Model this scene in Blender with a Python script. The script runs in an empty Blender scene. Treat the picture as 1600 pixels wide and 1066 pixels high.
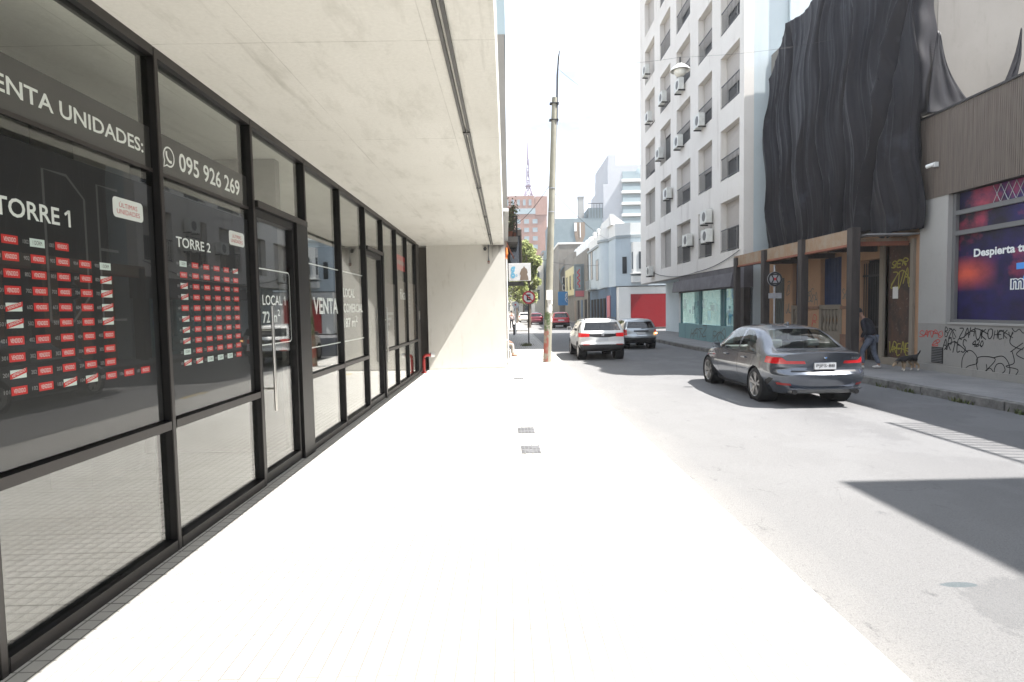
import bpy, bmesh, math, random
from math import radians, sin, cos, pi, atan2, sqrt
from mathutils import Vector, Matrix
random.seed(7)
SC = bpy.context.scene
COL = SC.collection
HAZE = .0006

# ------------------------------------------------------------------ camera
cam_d = bpy.data.cameras.new('camera')
cam = bpy.data.objects.new('camera', cam_d); COL.objects.link(cam)
cam_d.lens = 20.0; cam_d.sensor_width = 36.0; cam_d.clip_end = 3000; cam_d.clip_start = 0.05
_d = Vector(((791.0-800)/889, -(484.0-533)/889, 1.0)).normalized()
_r = radians(1.1)
_up = Vector((-sin(_r), cos(_r), 0)); _up -= _d*_up.dot(_d); _up.normalize()
_x = _up.cross(_d)
if _x.x < 0: _x = -_x
# rows are the world axes seen in camera space (right, up, forward)
right = Vector((_x[0], _d[0], _up[0])); upv = Vector((_x[1], _d[1], _up[1])); fwd = Vector((_x[2], _d[2], _up[2]))
cam.matrix_world = Matrix(((right.x, upv.x, -fwd.x, 0), (right.y, upv.y, -fwd.y, 0), (right.z, upv.z, -fwd.z, 1.97), (0, 0, 0, 1)))
SC.camera = cam

# ------------------------------------------------------------------ sky, sun, exposure
SUN = Vector((0.625, -0.13, 1.0)).normalized()
w = bpy.data.worlds.new('World'); SC.world = w; w.use_nodes = True
nt = w.node_tree; nt.nodes.clear()
sky = nt.nodes.new('ShaderNodeTexSky'); sky.sky_type = 'NISHITA'; sky.sun_disc = False
sky.sun_elevation = math.asin(SUN.z); sky.sun_rotation = atan2(SUN.x, SUN.y)
sky.air_density = 1.0; sky.dust_density = 2.5; sky.ozone_density = 1.0
bg = nt.nodes.new('ShaderNodeBackground'); bg.inputs[1].default_value = 0.062
out = nt.nodes.new('ShaderNodeOutputWorld')
tc = nt.nodes.new('ShaderNodeTexCoord'); mp = nt.nodes.new('ShaderNodeMapping'); mp.inputs['Scale'].default_value = (1, 1, 2.6)
cl = nt.nodes.new('ShaderNodeTexNoise'); cl.inputs['Scale'].default_value = 3.2; cl.inputs['Detail'].default_value = 7; cl.inputs['Roughness'].default_value = .6
cr = nt.nodes.new('ShaderNodeValToRGB'); cr.color_ramp.elements[0].position = .26; cr.color_ramp.elements[1].position = .50
mx = nt.nodes.new('ShaderNodeMix'); mx.data_type = 'RGBA'; mx.inputs[7].default_value = (6.4, 7.1, 8.2, 1)
nt.links.new(tc.outputs['Generated'], mp.inputs[0]); nt.links.new(mp.outputs[0], cl.inputs['Vector'])
nt.links.new(cl.outputs[0], cr.inputs[0]); nt.links.new(cr.outputs[0], mx.inputs[0]); nt.links.new(sky.outputs[0], mx.inputs[6])
nt.links.new(mx.outputs[2], bg.inputs[0]); nt.links.new(bg.outputs[0], out.inputs[0])

sl = bpy.data.lights.new('sun', 'SUN'); sl.energy = 4.6; sl.angle = radians(0.53); sl.color = (1.0, .965, .925)
so = bpy.data.objects.new('sun', sl); COL.objects.link(so); so.rotation_euler = SUN.to_track_quat('Z', 'Y').to_euler(); so.location = (20, -10, 40)

SC.view_settings.view_transform = 'Standard'; SC.view_settings.look = 'None'
SC.view_settings.exposure = 1.85; SC.view_settings.gamma = 1.0
try: SC.view_settings.use_curve_mapping = False
except Exception: pass
SC.cycles.max_bounces = 10; SC.cycles.transparent_max_bounces = 24; SC.cycles.glossy_bounces = 5; SC.cycles.diffuse_bounces = 5
SC.cycles.caustics_reflective = False; SC.cycles.caustics_refractive = False

# ------------------------------------------------------------------ materials
def mat(name, col, rough=.6, metal=0., var=0., scale=3., bump=0., bscale=None, spec=.5, coat=0., stretch=(1, 1, 1), col2=None, lo=.35, hi=.65, emis=0., back=None):
    m = bpy.data.materials.new(name); m.use_nodes = True
    n = m.node_tree; b = n.nodes['Principled BSDF']
    b.inputs['Base Color'].default_value = (*col, 1); b.inputs['Roughness'].default_value = rough; b.inputs['Metallic'].default_value = metal
    b.inputs['Specular IOR Level'].default_value = spec; b.inputs['Coat Weight'].default_value = coat; b.inputs['Coat Roughness'].default_value = .04
    geo = None
    def vec(st):
        g = n.nodes.new('ShaderNodeNewGeometry'); mp = n.nodes.new('ShaderNodeMapping'); mp.inputs['Scale'].default_value = st
        n.links.new(g.outputs['Position'], mp.inputs[0]); return mp.outputs[0]
    if var or col2:
        t = n.nodes.new('ShaderNodeTexNoise'); t.inputs['Scale'].default_value = scale; t.inputs['Detail'].default_value = 8; t.inputs['Roughness'].default_value = .62
        n.links.new(vec(stretch), t.inputs['Vector'])
        r = n.nodes.new('ShaderNodeValToRGB'); r.color_ramp.elements[0].position = lo; r.color_ramp.elements[1].position = hi
        c2 = col2 or tuple(min(1, c*(1+var)) for c in col); c1 = col if col2 else tuple(c*(1-var) for c in col)
        r.color_ramp.elements[0].color = (*c1, 1); r.color_ramp.elements[1].color = (*c2, 1)
        n.links.new(t.outputs[0], r.inputs[0]); n.links.new(r.outputs[0], b.inputs['Base Color'])
    if bump:
        t = n.nodes.new('ShaderNodeTexNoise'); t.inputs['Scale'].default_value = bscale or scale*6; t.inputs['Detail'].default_value = 6
        n.links.new(vec(stretch), t.inputs['Vector'])
        bp = n.nodes.new('ShaderNodeBump'); bp.inputs['Strength'].default_value = bump; bp.inputs['Distance'].default_value = .02
        n.links.new(t.outputs[0], bp.inputs['Height']); n.links.new(bp.outputs[0], b.inputs['Normal'])
    if emis:
        b.inputs['Emission Color'].default_value = (*col, 1); b.inputs['Emission Strength'].default_value = emis
    if back:
        o = n.nodes['Material Output']; d = n.nodes.new('ShaderNodeBsdfDiffuse'); d.inputs[0].default_value = (*back, 1)
        g = n.nodes.new('ShaderNodeNewGeometry'); ms = n.nodes.new('ShaderNodeMixShader')
        n.links.new(g.outputs['Backfacing'], ms.inputs[0]); n.links.new(b.outputs[0], ms.inputs[1]); n.links.new(d.outputs[0], ms.inputs[2]); n.links.new(ms.outputs[0], o.inputs[0])
    return m

def glass(name, tint=(.8, .84, .82), f0=.06, rough=0., gcol=(1, 1, 1)):
    m = bpy.data.materials.new(name); m.use_nodes = True; n = m.node_tree; n.nodes.clear()
    o = n.nodes.new('ShaderNodeOutputMaterial'); ms = n.nodes.new('ShaderNodeMixShader')
    tr = n.nodes.new('ShaderNodeBsdfTransparent'); tr.inputs[0].default_value = (*tint, 1)
    gl = n.nodes.new('ShaderNodeBsdfGlossy'); gl.inputs['Roughness'].default_value = rough; gl.inputs[0].default_value = (*gcol, 1)
    lw = n.nodes.new('ShaderNodeLayerWeight'); lw.inputs[0].default_value = .5
    p = n.nodes.new('ShaderNodeMath'); p.operation = 'POWER'; p.inputs[1].default_value = 5
    a = n.nodes.new('ShaderNodeMath'); a.operation = 'MULTIPLY_ADD'; a.inputs[1].default_value = 1-f0; a.inputs[2].default_value = f0
    n.links.new(lw.outputs['Facing'], p.inputs[0]); n.links.new(p.outputs[0], a.inputs[0]); n.links.new(a.outputs[0], ms.inputs[0])
    n.links.new(tr.outputs[0], ms.inputs[1]); n.links.new(gl.outputs[0], ms.inputs[2]); n.links.new(ms.outputs[0], o.inputs[0])
    return m

class NG:
    """tiny node helper"""
    def __init__(s, m): s.n = m.node_tree; s.b = s.n.nodes['Principled BSDF']
    def new(s, t, **k):
        x = s.n.nodes.new(t)
        for a, v in k.items(): setattr(x, a, v)
        return x
    def math(s, op, a, b=None, c=None):
        x = s.new('ShaderNodeMath', operation=op)
        for i, v in enumerate((a, b, c)):
            if v is None: continue
            if isinstance(v, (int, float)): x.inputs[i].default_value = v
            else: s.n.links.new(v, x.inputs[i])
        return x.outputs[0]
    def mix(s, f, a, b):
        x = s.new('ShaderNodeMix', data_type='RGBA')
        for i, v in ((0, f), (6, a), (7, b)):
            if isinstance(v, tuple): x.inputs[i].default_value = (*v, 1)
            elif isinstance(v, (int, float)): x.inputs[i].default_value = v
            else: s.n.links.new(v, x.inputs[i])
        return x.outputs[2]
    def noise(s, scale, st=(1, 1, 1), detail=6, rough=.6):
        g = s.new('ShaderNodeNewGeometry'); mp = s.new('ShaderNodeMapping'); mp.inputs['Scale'].default_value = st
        t = s.new('ShaderNodeTexNoise'); t.inputs['Scale'].default_value = scale; t.inputs['Detail'].default_value = detail; t.inputs['Roughness'].default_value = rough
        s.n.links.new(g.outputs['Position'], mp.inputs[0]); s.n.links.new(mp.outputs[0], t.inputs['Vector']); return t.outputs[0]
    def pos(s):
        g = s.new('ShaderNodeNewGeometry'); x = s.new('ShaderNodeSeparateXYZ'); s.n.links.new(g.outputs['Position'], x.inputs[0]); return x.outputs
    def step(s, v, a, b):
        x = s.new('ShaderNodeMapRange'); x.inputs[1].default_value = a; x.inputs[2].default_value = b; s.n.links.new(v, x.inputs[0]); return x.outputs[0]
    def bump(s, h, st=.4, dist=.01):
        bp = s.new('ShaderNodeBump'); bp.inputs['Strength'].default_value = st; bp.inputs['Distance'].default_value = dist
        s.n.links.new(h, bp.inputs['Height']); s.n.links.new(bp.outputs[0], s.b.inputs['Normal'])
    def col(s, c): s.n.links.new(c, s.b.inputs['Base Color'])
    def line(s, v, period, wid, off=0.):
        q = s.math('FRACT', s.math('MULTIPLY_ADD', v, 1/period, off)); return s.math('LESS_THAN', q, wid/period)

def m_soffit():
    m = mat('concrete_soffit', (.5, .49, .45), .8); g = NG(m); p = g.pos()
    n1 = g.noise(.7, (1, .6, 1)); n2 = g.noise(2.2, (1.6, .5, 1), 8, .7); n3 = g.noise(30, (1, 1, 1), 4)
    c = g.mix(g.step(n1, .3, .7), (.56, .55, .505), (.65, .64, .595)); c = g.mix(g.math('MULTIPLY', g.step(n2, .52, .74), .5), c, (.33, .32, .275))
    c = g.mix(g.math('MULTIPLY', g.step(n3, .3, .7), .22), c, (.34, .33, .3))
    l = g.math('MAXIMUM', g.line(p[0], 1.22, .008, .46), g.line(p[1], 2.44, .012, .2)); c = g.mix(g.math('MULTIPLY', g.math('MULTIPLY', l, g.step(n2, .35, .6)), .5), c, (.22, .21, .18)); n4 = g.noise(1.1, (5, .35, 1), 8, .7); c = g.mix(g.math('MULTIPLY', g.step(n4, .58, .72), .45), c, (.27, .26, .225))
    g.col(c); g.bump(g.math('ADD', g.math('MULTIPLY', l, -1), n2), .25); return m
def m_endwall():
    m = mat('plaster_wall', (.5, .48, .42), .85); g = NG(m); p = g.pos()
    n1 = g.noise(.8, (1, 1, .7)); n2 = g.noise(3, (2, 1, .5), 8)
    c = g.mix(g.step(n1, .3, .7), (.55, .535, .49), (.61, .595, .55)); c = g.mix(g.math('MULTIPLY', g.step(n2, .6, .75), .5), c, (.4, .375, .32))
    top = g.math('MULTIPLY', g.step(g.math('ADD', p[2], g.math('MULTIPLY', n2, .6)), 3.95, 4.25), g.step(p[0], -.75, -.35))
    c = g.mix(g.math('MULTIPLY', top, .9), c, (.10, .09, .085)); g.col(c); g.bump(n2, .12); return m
def m_sidewalk():
    m = mat('sidewalk_tiles', (.5, .49, .46), .75); g = NG(m); p = g.pos()
    n1 = g.noise(.9); n2 = g.noise(9, (1, 1, 1), 8, .7)
    l1 = g.line(p[0], .1, .012); l2 = g.line(p[1], .1, .009); l3 = g.math('MAXIMUM', g.line(p[0], .4, .012), g.line(p[1], .4, .012))
    c = g.mix(g.step(n1, .3, .7), (.5, .485, .45), (.6, .585, .55)); c = g.mix(g.math('MULTIPLY', g.step(n2, .55, .8), .5), c, (.42, .4, .37))
    l = g.math('MAXIMUM', g.math('MAXIMUM', l1, g.math('MULTIPLY', l2, .8)), l3); c = g.mix(g.math('MULTIPLY', l, g.math('ADD', .66, g.math('MULTIPLY', g.step(n1, .30, .70), .16))), c, (.075, .07, .06))
    g.col(c); g.bump(g.math('MULTIPLY', l, -1), .4, .006); return m
def m_road():
    m = mat('asphalt', (.1, .1, .1), .85); g = NG(m); p = g.pos()
    n1 = g.noise(.5, (1, .35, 1), 6); n2 = g.noise(75, (1, 1, 1), 5, .85); n3 = g.noise(3.3, (1, .6, 1), 9, .72); n4 = g.noise(1.3, (1, .5, 1), 7); n5 = g.noise(.9, (1, .8, 1), 9, .68); n6 = g.noise(26, (1, 1, 1), 6, .8)
    c = g.mix(g.step(n1, .3, .7), (.090, .091, .096), (.124, .124, .127))
    c = g.mix(g.math('MULTIPLY', g.step(n5, .49, .56), .6), c, (.148, .149, .152))
    # paler worn skin with broken edges towards the left gutter
    d = g.step(g.math('ADD', p[0], g.math('MULTIPLY', g.math('SUBTRACT', n5, .5), 2.8)), 5.6, 2.5)
    c = g.mix(g.math('MULTIPLY', d, .65), c, (.182, .18, .176))
    d = g.step(g.math('ADD', p[0], g.math('MULTIPLY', g.math('SUBTRACT', n4, .5), 1.0)), 2.5, 1.95); c = g.mix(g.math('MULTIPLY', d, .6), c, (.24, .23, .215))
    # aggregate
    c = g.mix(g.math('MULTIPLY', g.step(n2, .42, .66), .55), c, (.24, .236, .228)); c = g.mix(g.math('MULTIPLY', g.step(n2, .45, .30), .6), c, (.035, .035, .037)); c = g.mix(g.math('MULTIPLY', g.step(n6, .55, .68), .42), c, (.045, .045, .048))
    # repaired patch and small stain with ragged edges
    def spot(x, y, sx, sy, r, e, wob): 
        a = g.math('MULTIPLY', g.math('SUBTRACT', p[0], x), sx); b_ = g.math('MULTIPLY', g.math('SUBTRACT', p[1], y), sy)
        q = g.math('SQRT', g.math('ADD', g.math('MULTIPLY', a, a), g.math('MULTIPLY', b_, b_))); return g.step(g.math('ADD', q, g.math('MULTIPLY', g.math('SUBTRACT', n3, .5), wob)), r+e, r)
    c = g.mix(g.math('MULTIPLY', spot(3.5, 3.45, 1, 1.35, .56, .05, 1.3), .34), c, (.075, .077, .080)); c = g.mix(g.math('MULTIPLY', spot(3.12, 3.83, .8, 2.6, .085, .02, .2), .7), c, (.055, .078, .088))
    c = g.mix(g.math('MULTIPLY', g.step(n3, .62, .70), .6), c, (.05, .05, .053))
    v = g.new('ShaderNodeTexVoronoi', feature='DISTANCE_TO_EDGE'); v.inputs['Scale'].default_value = .62
    gg = g.new('ShaderNodeNewGeometry'); dist = g.new('ShaderNodeTexNoise'); dist.inputs['Scale'].default_value = 1.5; dist.inputs['Detail'].default_value = 8
    va = g.new('ShaderNodeVectorMath', operation='MULTIPLY_ADD'); va.inputs[1].default_value = (1.3, 1.3, 0)
    g.n.links.new(gg.outputs['Position'], dist.inputs['Vector']); g.n.links.new(dist.outputs['Color'], va.inputs[0]); g.n.links.new(gg.outputs['Position'], va.inputs[2]); g.n.links.new(va.outputs[0], v.inputs['Vector'])
    cr = g.math('MULTIPLY', g.step(v.outputs['Distance'], .006, .001), g.step(g.noise(.8), .52, .62))
    c = g.mix(g.math('MULTIPLY', cr, .45), c, (.035, .035, .036))
    g.col(c); g.bump(g.math('ADD', n2, g.math('MULTIPLY', n6, .8)), .8, .012); return m
def m_rwalk():
    m = mat('sidewalk_right', (.2, .2, .2), .8); g = NG(m); p = g.pos(); n1 = g.noise(1.2); n2 = g.noise(14, (1, 1, 1), 8, .7)
    c = g.mix(g.step(n1, .3, .7), (.17, .168, .17), (.25, .245, .24)); c = g.mix(g.math('MULTIPLY', g.step(n2, .5, .8), .5), c, (.3, .29, .28))
    l = g.math('MAXIMUM', g.line(p[0], .2, .008), g.line(p[1], .2, .008)); c = g.mix(g.math('MULTIPLY', l, .6), c, (.09, .09, .09)); g.col(c); g.bump(n2, .3); return m
def m_facade(name, a, b, dirt=(.3, .28, .25), amt=.6):
    m = mat(name, a, .85); g = NG(m); p = g.pos(); n1 = g.noise(.6); n2 = g.noise(1.6, (1, 1, .12), 8, .7); n3 = g.noise(7, (1, 1, .6), 6)
    c = g.mix(g.step(n1, .3, .7), a, b); c = g.mix(g.math('MULTIPLY', g.step(n2, .56, .76), amt), c, dirt); c = g.mix(g.math('MULTIPLY', g.step(n3, .6, .8), amt*.5), c, dirt)
    g.col(c); g.bump(n3, .15); return m
def m_poster():
    m = mat('poster_print', (.02, .02, .1), .35); g = NG(m); n1 = g.noise(.75, (1, .8, 1), 7, .62); n2 = g.noise(.55, (1.4, 1, 1.2), 6, .6); n3 = g.noise(1.6, (1, 1, 1), 8); p = g.pos()
    c = g.mix(g.step(n1, .42, .66), (.006, .005, .02), (.016, .012, .12)); c = g.mix(g.math('MULTIPLY', g.step(n3, .55, .8), .7), c, (.06, .012, .10))
    c = g.mix(g.math('MULTIPLY', g.step(n2, .56, .7), .9), c, (.45, .05, .09))
    ex = g.math('MULTIPLY', g.step(p[1], 13.0, 13.8), g.math('MULTIPLY', g.step(p[2], 2.2, 2.6), g.step(p[2], 3.1, 2.7)))
    c = g.mix(g.math('MULTIPLY', ex, g.step(n1, .3, .55)), c, (.62, .1, .06)); g.col(c); return m
def m_tarp():
    m = mat('black_tarp', (.02, .02, .022), .5, spec=.16); g = NG(m); n2 = g.noise(1.1, (1, 1, .3), 8, .65); n3 = g.noise(260, (1, 1, 1), 2); n4 = g.noise(.9, (1, 1, 1), 5)
    c = g.mix(g.step(n2, .35, .7), (.005, .005, .0085), (.018, .0165, .0195)); c = g.mix(g.math('MULTIPLY', g.step(n4, .62, .7), .4), c, (.045, .048, .062))
    g.col(c); g.bump(n2, .3, .05); return m
def m_rust(name, a, b, c3):
    m = mat(name, a, .8); g = NG(m); n1 = g.noise(3, (1, 1, .6), 8, .7); n2 = g.noise(11, (1, 1, 1), 8, .7)
    c = g.mix(g.step(n1, .42, .6), a, b); c = g.mix(g.step(n2, .6, .7), c, c3); g.col(c); g.bump(n2, .4); return m

M = dict(
 soffit=m_soffit(), endwall=m_endwall(), sidewalk=m_sidewalk(), road=m_road(), rwalk=m_rwalk(), poster=m_poster(), tarp=m_tarp(),
 kerbl=mat('kerb_pale', (.42, .41, .38), .85, var=.15, scale=4, bump=.3), kerbr=mat('kerb_grey', (.16, .155, .145), .9, var=.35, scale=5, bump=.8),
 ground=mat('ground', (.2, .19, .17), .9, var=.2), frame=mat('black_frame', (.007, .0065, .0065), .45, spec=.35, var=.2, scale=9), frameside=mat('bronze_frame', (.034, .030, .028), .45, spec=.4),
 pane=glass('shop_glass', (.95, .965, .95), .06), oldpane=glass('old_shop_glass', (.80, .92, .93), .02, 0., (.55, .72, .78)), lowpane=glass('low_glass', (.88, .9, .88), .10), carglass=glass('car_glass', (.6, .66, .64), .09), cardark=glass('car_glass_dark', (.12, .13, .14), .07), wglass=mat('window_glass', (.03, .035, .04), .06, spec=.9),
 interior=mat('interior_wall', (.13, .125, .115), .8, var=.1), intfloor=mat('interior_floor', (.20, .195, .18), .5, var=.1), column=mat('interior_column', (.22, .205, .19), .8, var=.12),
 vinyl=mat('black_vinyl', (.007, .007, .008), .6), vband=mat('grey_vinyl', (.035, .034, .033), .6), white=mat('white_lettering', (.75, .78, .76), .6), faint=mat('faint_lettering', (.06, .06, .06), .5),
 red=mat('sold_red', (.55, .022, .02), .55), redl=mat('red_label', (.5, .05, .05), .6), mint=mat('pale_label', (.62, .72, .69), .6), greytxt=mat('grey_text', (.3, .3, .3), .6), darktxt=mat('dark_text', (.05, .06, .06), .6),
 steel=mat('brushed_steel', (.6, .58, .54), .28, 1.), galv=mat('galvanised', (.38, .39, .4), .5, .6, var=.15), dmetal=mat('dark_metal', (.03, .029, .028), .45, .3, var=.3, scale=8), rail=mat('railing_grey', (.07, .07, .075), .5, .3),
 hyd=mat('hydrant_red', (.45, .03, .025), .4, var=.15), bulb=mat('white_plastic', (.7, .7, .68), .4), dplast=mat('black_plastic', (.015, .015, .016), .5),
 wfac=m_facade('white_facade', (.655, .62, .575), (.71, .68, .635), (.40, .36, .32), .75), gable=m_facade('gable_white', (.47, .535, .555), (.53, .59, .61), (.40, .44, .45), .5),
 shutter=mat('roller_shutter', (.44, .405, .37), .7, var=.06, scale=2, stretch=(1, 1, 40)), shutgrey=mat('shutter_grey', (.3, .285, .265), .7, var=.1, stretch=(1, 1, 30)), acw=mat('ac_white', (.62, .62, .58), .5, var=.12), acd=mat('ac_grille', (.12, .12, .12), .6),
 awn=mat('awning_dark', (.085, .08, .09), .7, var=.25, scale=2), teal=m_facade('teal_plinth', (.16, .29, .30), (.20, .33, .335), (.09, .14, .14), .7), post1=mat('shop_poster', (.17, .33, .37), .4, col2=(.40, .50, .52), scale=1.6, lo=.45, hi=.56), post2=mat('shop_poster_blue', (.08, .2, .5), .5, col2=(.55, .55, .35), scale=2, lo=.45, hi=.6),
 peach=m_facade('peach_wall', (.40, .235, .14), (.45, .28, .17), (.2, .13, .09), .7), blueshut=mat('blue_shutter', (.022, .04, .105), .6, var=.15), balus=m_facade('balustrade_stone', (.22, .19, .15), (.26, .225, .18), (.11, .095, .075), .7), darkdoor=m_rust('flyposted_door', (.10, .055, .038), (.055, .038, .03), (.23, .2, .17)), irong=mat('iron_gate', (.02, .019, .02), .5), greydoor=m_rust('grimy_door', (.11, .115, .105), (.08, .085, .078), (.17, .17, .155)),
 canopy=m_rust('canopy_flaking', (.27, .175, .105), (.29, .23, .165), (.25, .09, .045)), rustred=m_rust('canopy_rust', (.26, .09, .05), (.2, .07, .04), (.3, .15, .09)), timber=mat('dark_timber', (.034, .027, .024), .75, var=.35, scale=4, stretch=(2, 2, .3), bump=.3), sheet=mat('tin_sheet', (.3, .3, .3), .5, .4, var=.2),
 stucco=m_facade('party_wall', (.215, .20, .18), (.25, .235, .215), (.15, .13, .115), .7), brickc=mat('bare_brick', (.32, .13, .075), .9, var=.3, scale=8), shopwall=m_facade('grey_render', (.25, .24, .22), (.29, .28, .26), (.15, .14, .125), .6), pillar=m_facade('pillar_stone', (.32, .31, .29), (.36, .35, .33), (.2, .19, .18), .5), slat=mat('brown_cladding', (.15, .122, .10), .55, .2, var=.2, scale=2, stretch=(1, 14, .2)), slatd=mat('cladding_gap', (.035, .032, .03), .7), bar=mat('grey_bar', (.14, .14, .14), .5),
 yellow=mat('yellow_spray', (.38, .33, .06), .7), black=mat('black_spray', (.012, .012, .013), .7), redspray=mat('red_spray', (.5, .06, .05), .7), greens=mat('faded_spray', (.12, .14, .13), .7), logoblue=mat('logo_blue', (.07, .3, .75), .5), navy=mat('logo_navy', (.015, .03, .12), .5),
 pole=m_rust('concrete_pole', (.235, .225, .18), (.285, .275, .22), (.165, .165, .115)), polered=mat('pole_red_paint', (.33, .10, .075), .8, col2=(.30, .27, .21), scale=3.5, lo=.44, hi=.58), paper=mat('torn_paper', (.6, .58, .54), .8, var=.2, scale=9), polegreen=mat('pole_green_paint', (.09, .13, .05), .8, col2=(.36, .35, .28), scale=6, lo=.5, hi=.6), wire=mat('cable', (.03, .03, .03), .6),
 signred=mat('sign_red', (.5, .03, .045), .45), signwhite=mat('sign_white', (.68, .68, .68), .45), signblack=mat('sign_black', (.02, .02, .022), .5), signback=mat('sign_back', (.30, .30, .31), .6, var=.2),
 pblue=m_facade('pale_blue_wall', (.40, .46, .50), (.46, .52, .555), (.27, .31, .34), .6), pwhite=m_facade('pale_white_wall', (.62, .62, .6), (.67, .67, .65), (.45, .45, .44), .4), reddoor=mat('red_shutter', (.27, .005, .010), .45, var=.1, stretch=(1, 1, 12)), greyb=mat('grey_base', (.28, .31, .32), .8), bluebase=m_facade('blue_shopfront', (.075, .115, .17), (.095, .15, .22), (.05, .06, .08), .7), pink=mat('pink_wall', (.48, .16, .18), .8),
 ylw=m_facade('yellow_wall', (.48, .43, .24), (.52, .47, .28), (.3, .28, .2), .5), stone=m_facade('stone_wall', (.15, .14, .125), (.20, .19, .17), (.08, .075, .07), .8), greybl=m_facade('grey_blue_wall', (.16, .20, .215), (.19, .23, .245), (.12, .15, .16), .5), brick=m_facade('orange_brick', (.27, .155, .115), (.31, .185, .145), (.22, .13, .10), .5), cream=m_facade('cream_wall', (.52, .48, .40), (.57, .53, .45), (.35, .32, .27), .5), brown=m_facade('brown_wall', (.2, .16, .13), (.25, .2, .17), (.12, .1, .08), .5), dark=mat('dark_opening', (.016, .016, .018), .8, spec=.2), bsign=mat('blue_sign', (.04, .18, .42), .5), lglass=mat('balcony_glass', (.27, .33, .345), .2, spec=.8), violet=mat('mast_paint', (.20, .15, .21), .6), towerw=m_facade('tower_white', (.40, .41, .43), (.44, .45, .47), (.34, .35, .37), .3), stackc=mat('stack_concrete', (.30, .30, .29), .8, var=.1),
 dome=mat('drawing_brown', (.2, .15, .11), .7), logolb=mat('letter_light_blue', (.16, .42, .6), .6), orange=mat('orange_wrap', (.6, .16, .03), .6),
 leaf=mat('leaf', (.15, .18, .05), .7, col2=(.28, .31, .10), scale=1.4, lo=.35, hi=.65), bark=mat('bark', (.11, .09, .07), .9, var=.3), weed=mat('weed_leaf', (.05, .075, .02), .7, col2=(.12, .12, .05), scale=6), litter=mat('litter', (.5, .48, .45), .8),
 rubber=mat('tyre_rubber', (.014, .014, .015), .75), alloy=mat('alloy', (.42, .41, .4), .3, .9), bmw=mat('grey_metallic_paint', (.118, .132, .158), .24, .75, coat=1., back=(.02, .02, .02)), wpaint=mat('white_paint', (.72, .72, .7), .35, 0, coat=.8, back=(.02, .02, .02)), silver=mat('silver_paint', (.36, .39, .41), .3, .6, coat=.8, back=(.02, .02, .02)), redp=mat('red_paint', (.38, .02, .03), .3, .1, coat=.9, back=(.02, .02, .02)), dred=mat('maroon_paint', (.14, .012, .025), .3, .1, coat=.9, back=(.02, .02, .02)), trim=mat('black_trim', (.02, .02, .021), .5), gtrim=mat('grey_trim', (.16, .165, .17), .4, .3), chrome=mat('chrome', (.75, .75, .76), .12, 1.), gap=mat('panel_gap', (.008, .008, .009), .8),
 tail=mat('tail_lamp', (.55, .007, .012), .18, coat=1., spec=.8), taillit=mat('brake_lamp_lit', (.62, .012, .016), .3, emis=.10), taildark=mat('tail_lamp_dark', (.16, .012, .014), .15, coat=1.), reflect=mat('reflector_red', (.35, .03, .025), .3), amber=mat('indicator_lit', (1., .62, .25), .3, emis=1.2), plate=mat('plate_white', (.62, .63, .64), .5), seat=mat('seat_grey', (.22, .22, .22), .8), seatd=mat('seat_dark', (.03, .03, .03), .8), headl=mat('head_lamp', (.6, .62, .64), .1, spec=.9),
 skin=mat('skin', (.35, .19, .13), .55), hair=mat('hair', (.02, .015, .012), .7), jacket=mat('navy_jacket', (.006, .007, .013), .85, var=.3, scale=6, bump=.4), jeans=mat('pale_jeans', (.10, .115, .15), .85, var=.3, scale=7, bump=.3), shoe=mat('white_shoe', (.6, .58, .55), .6), capm=mat('dark_cap', (.02, .02, .024), .8), khaki=mat('beige_trousers', (.45, .41, .35), .85, var=.12, scale=8), leather=mat('tan_shoe', (.22, .13, .08), .6), hivis=mat('yellow_vest', (.62, .7, .06), .7), shirt=mat('pale_shirt', (.5, .42, .4), .8), trousers=mat('dark_trousers', (.03, .03, .035), .8), eye=mat('eye_dark', (.02, .015, .01), .2),
 grate=mat('drain_cover', (.15, .15, .155), .6, .3, var=.3, scale=9), kyellow=mat('yellow_kerb_paint', (.55, .42, .14), .8, col2=(.42, .40, .36), scale=6, lo=.45, hi=.6), stain=mat('teal_stain', (.065, .092, .105), .8, var=.2), patch=mat('asphalt_patch', (.088, .09, .092), .9, var=.2, scale=20, bump=.4), manh=mat('iron_cover', (.1, .1, .1), .6, .4, var=.3),
)
def m_dog():
    m = mat('dog_fur', (.02, .018, .016), .85); g = NG(m); t = g.new('ShaderNodeTexCoord'); x = g.new('ShaderNodeSeparateXYZ'); g.n.links.new(t.outputs['Object'], x.inputs[0])
    n1 = g.noise(9); h = g.math('ADD', x.outputs[2], g.math('MULTIPLY', g.math('SUBTRACT', n1, .5), .12))
    c = g.mix(g.step(h, .27, .2), (.018, .016, .015), (.33, .24, .15)); c = g.mix(g.step(h, .1, .05), c, (.6, .56, .5)); g.col(c); g.bump(g.noise(60), .4); return m
M['dog'] = m_dog()
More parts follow.
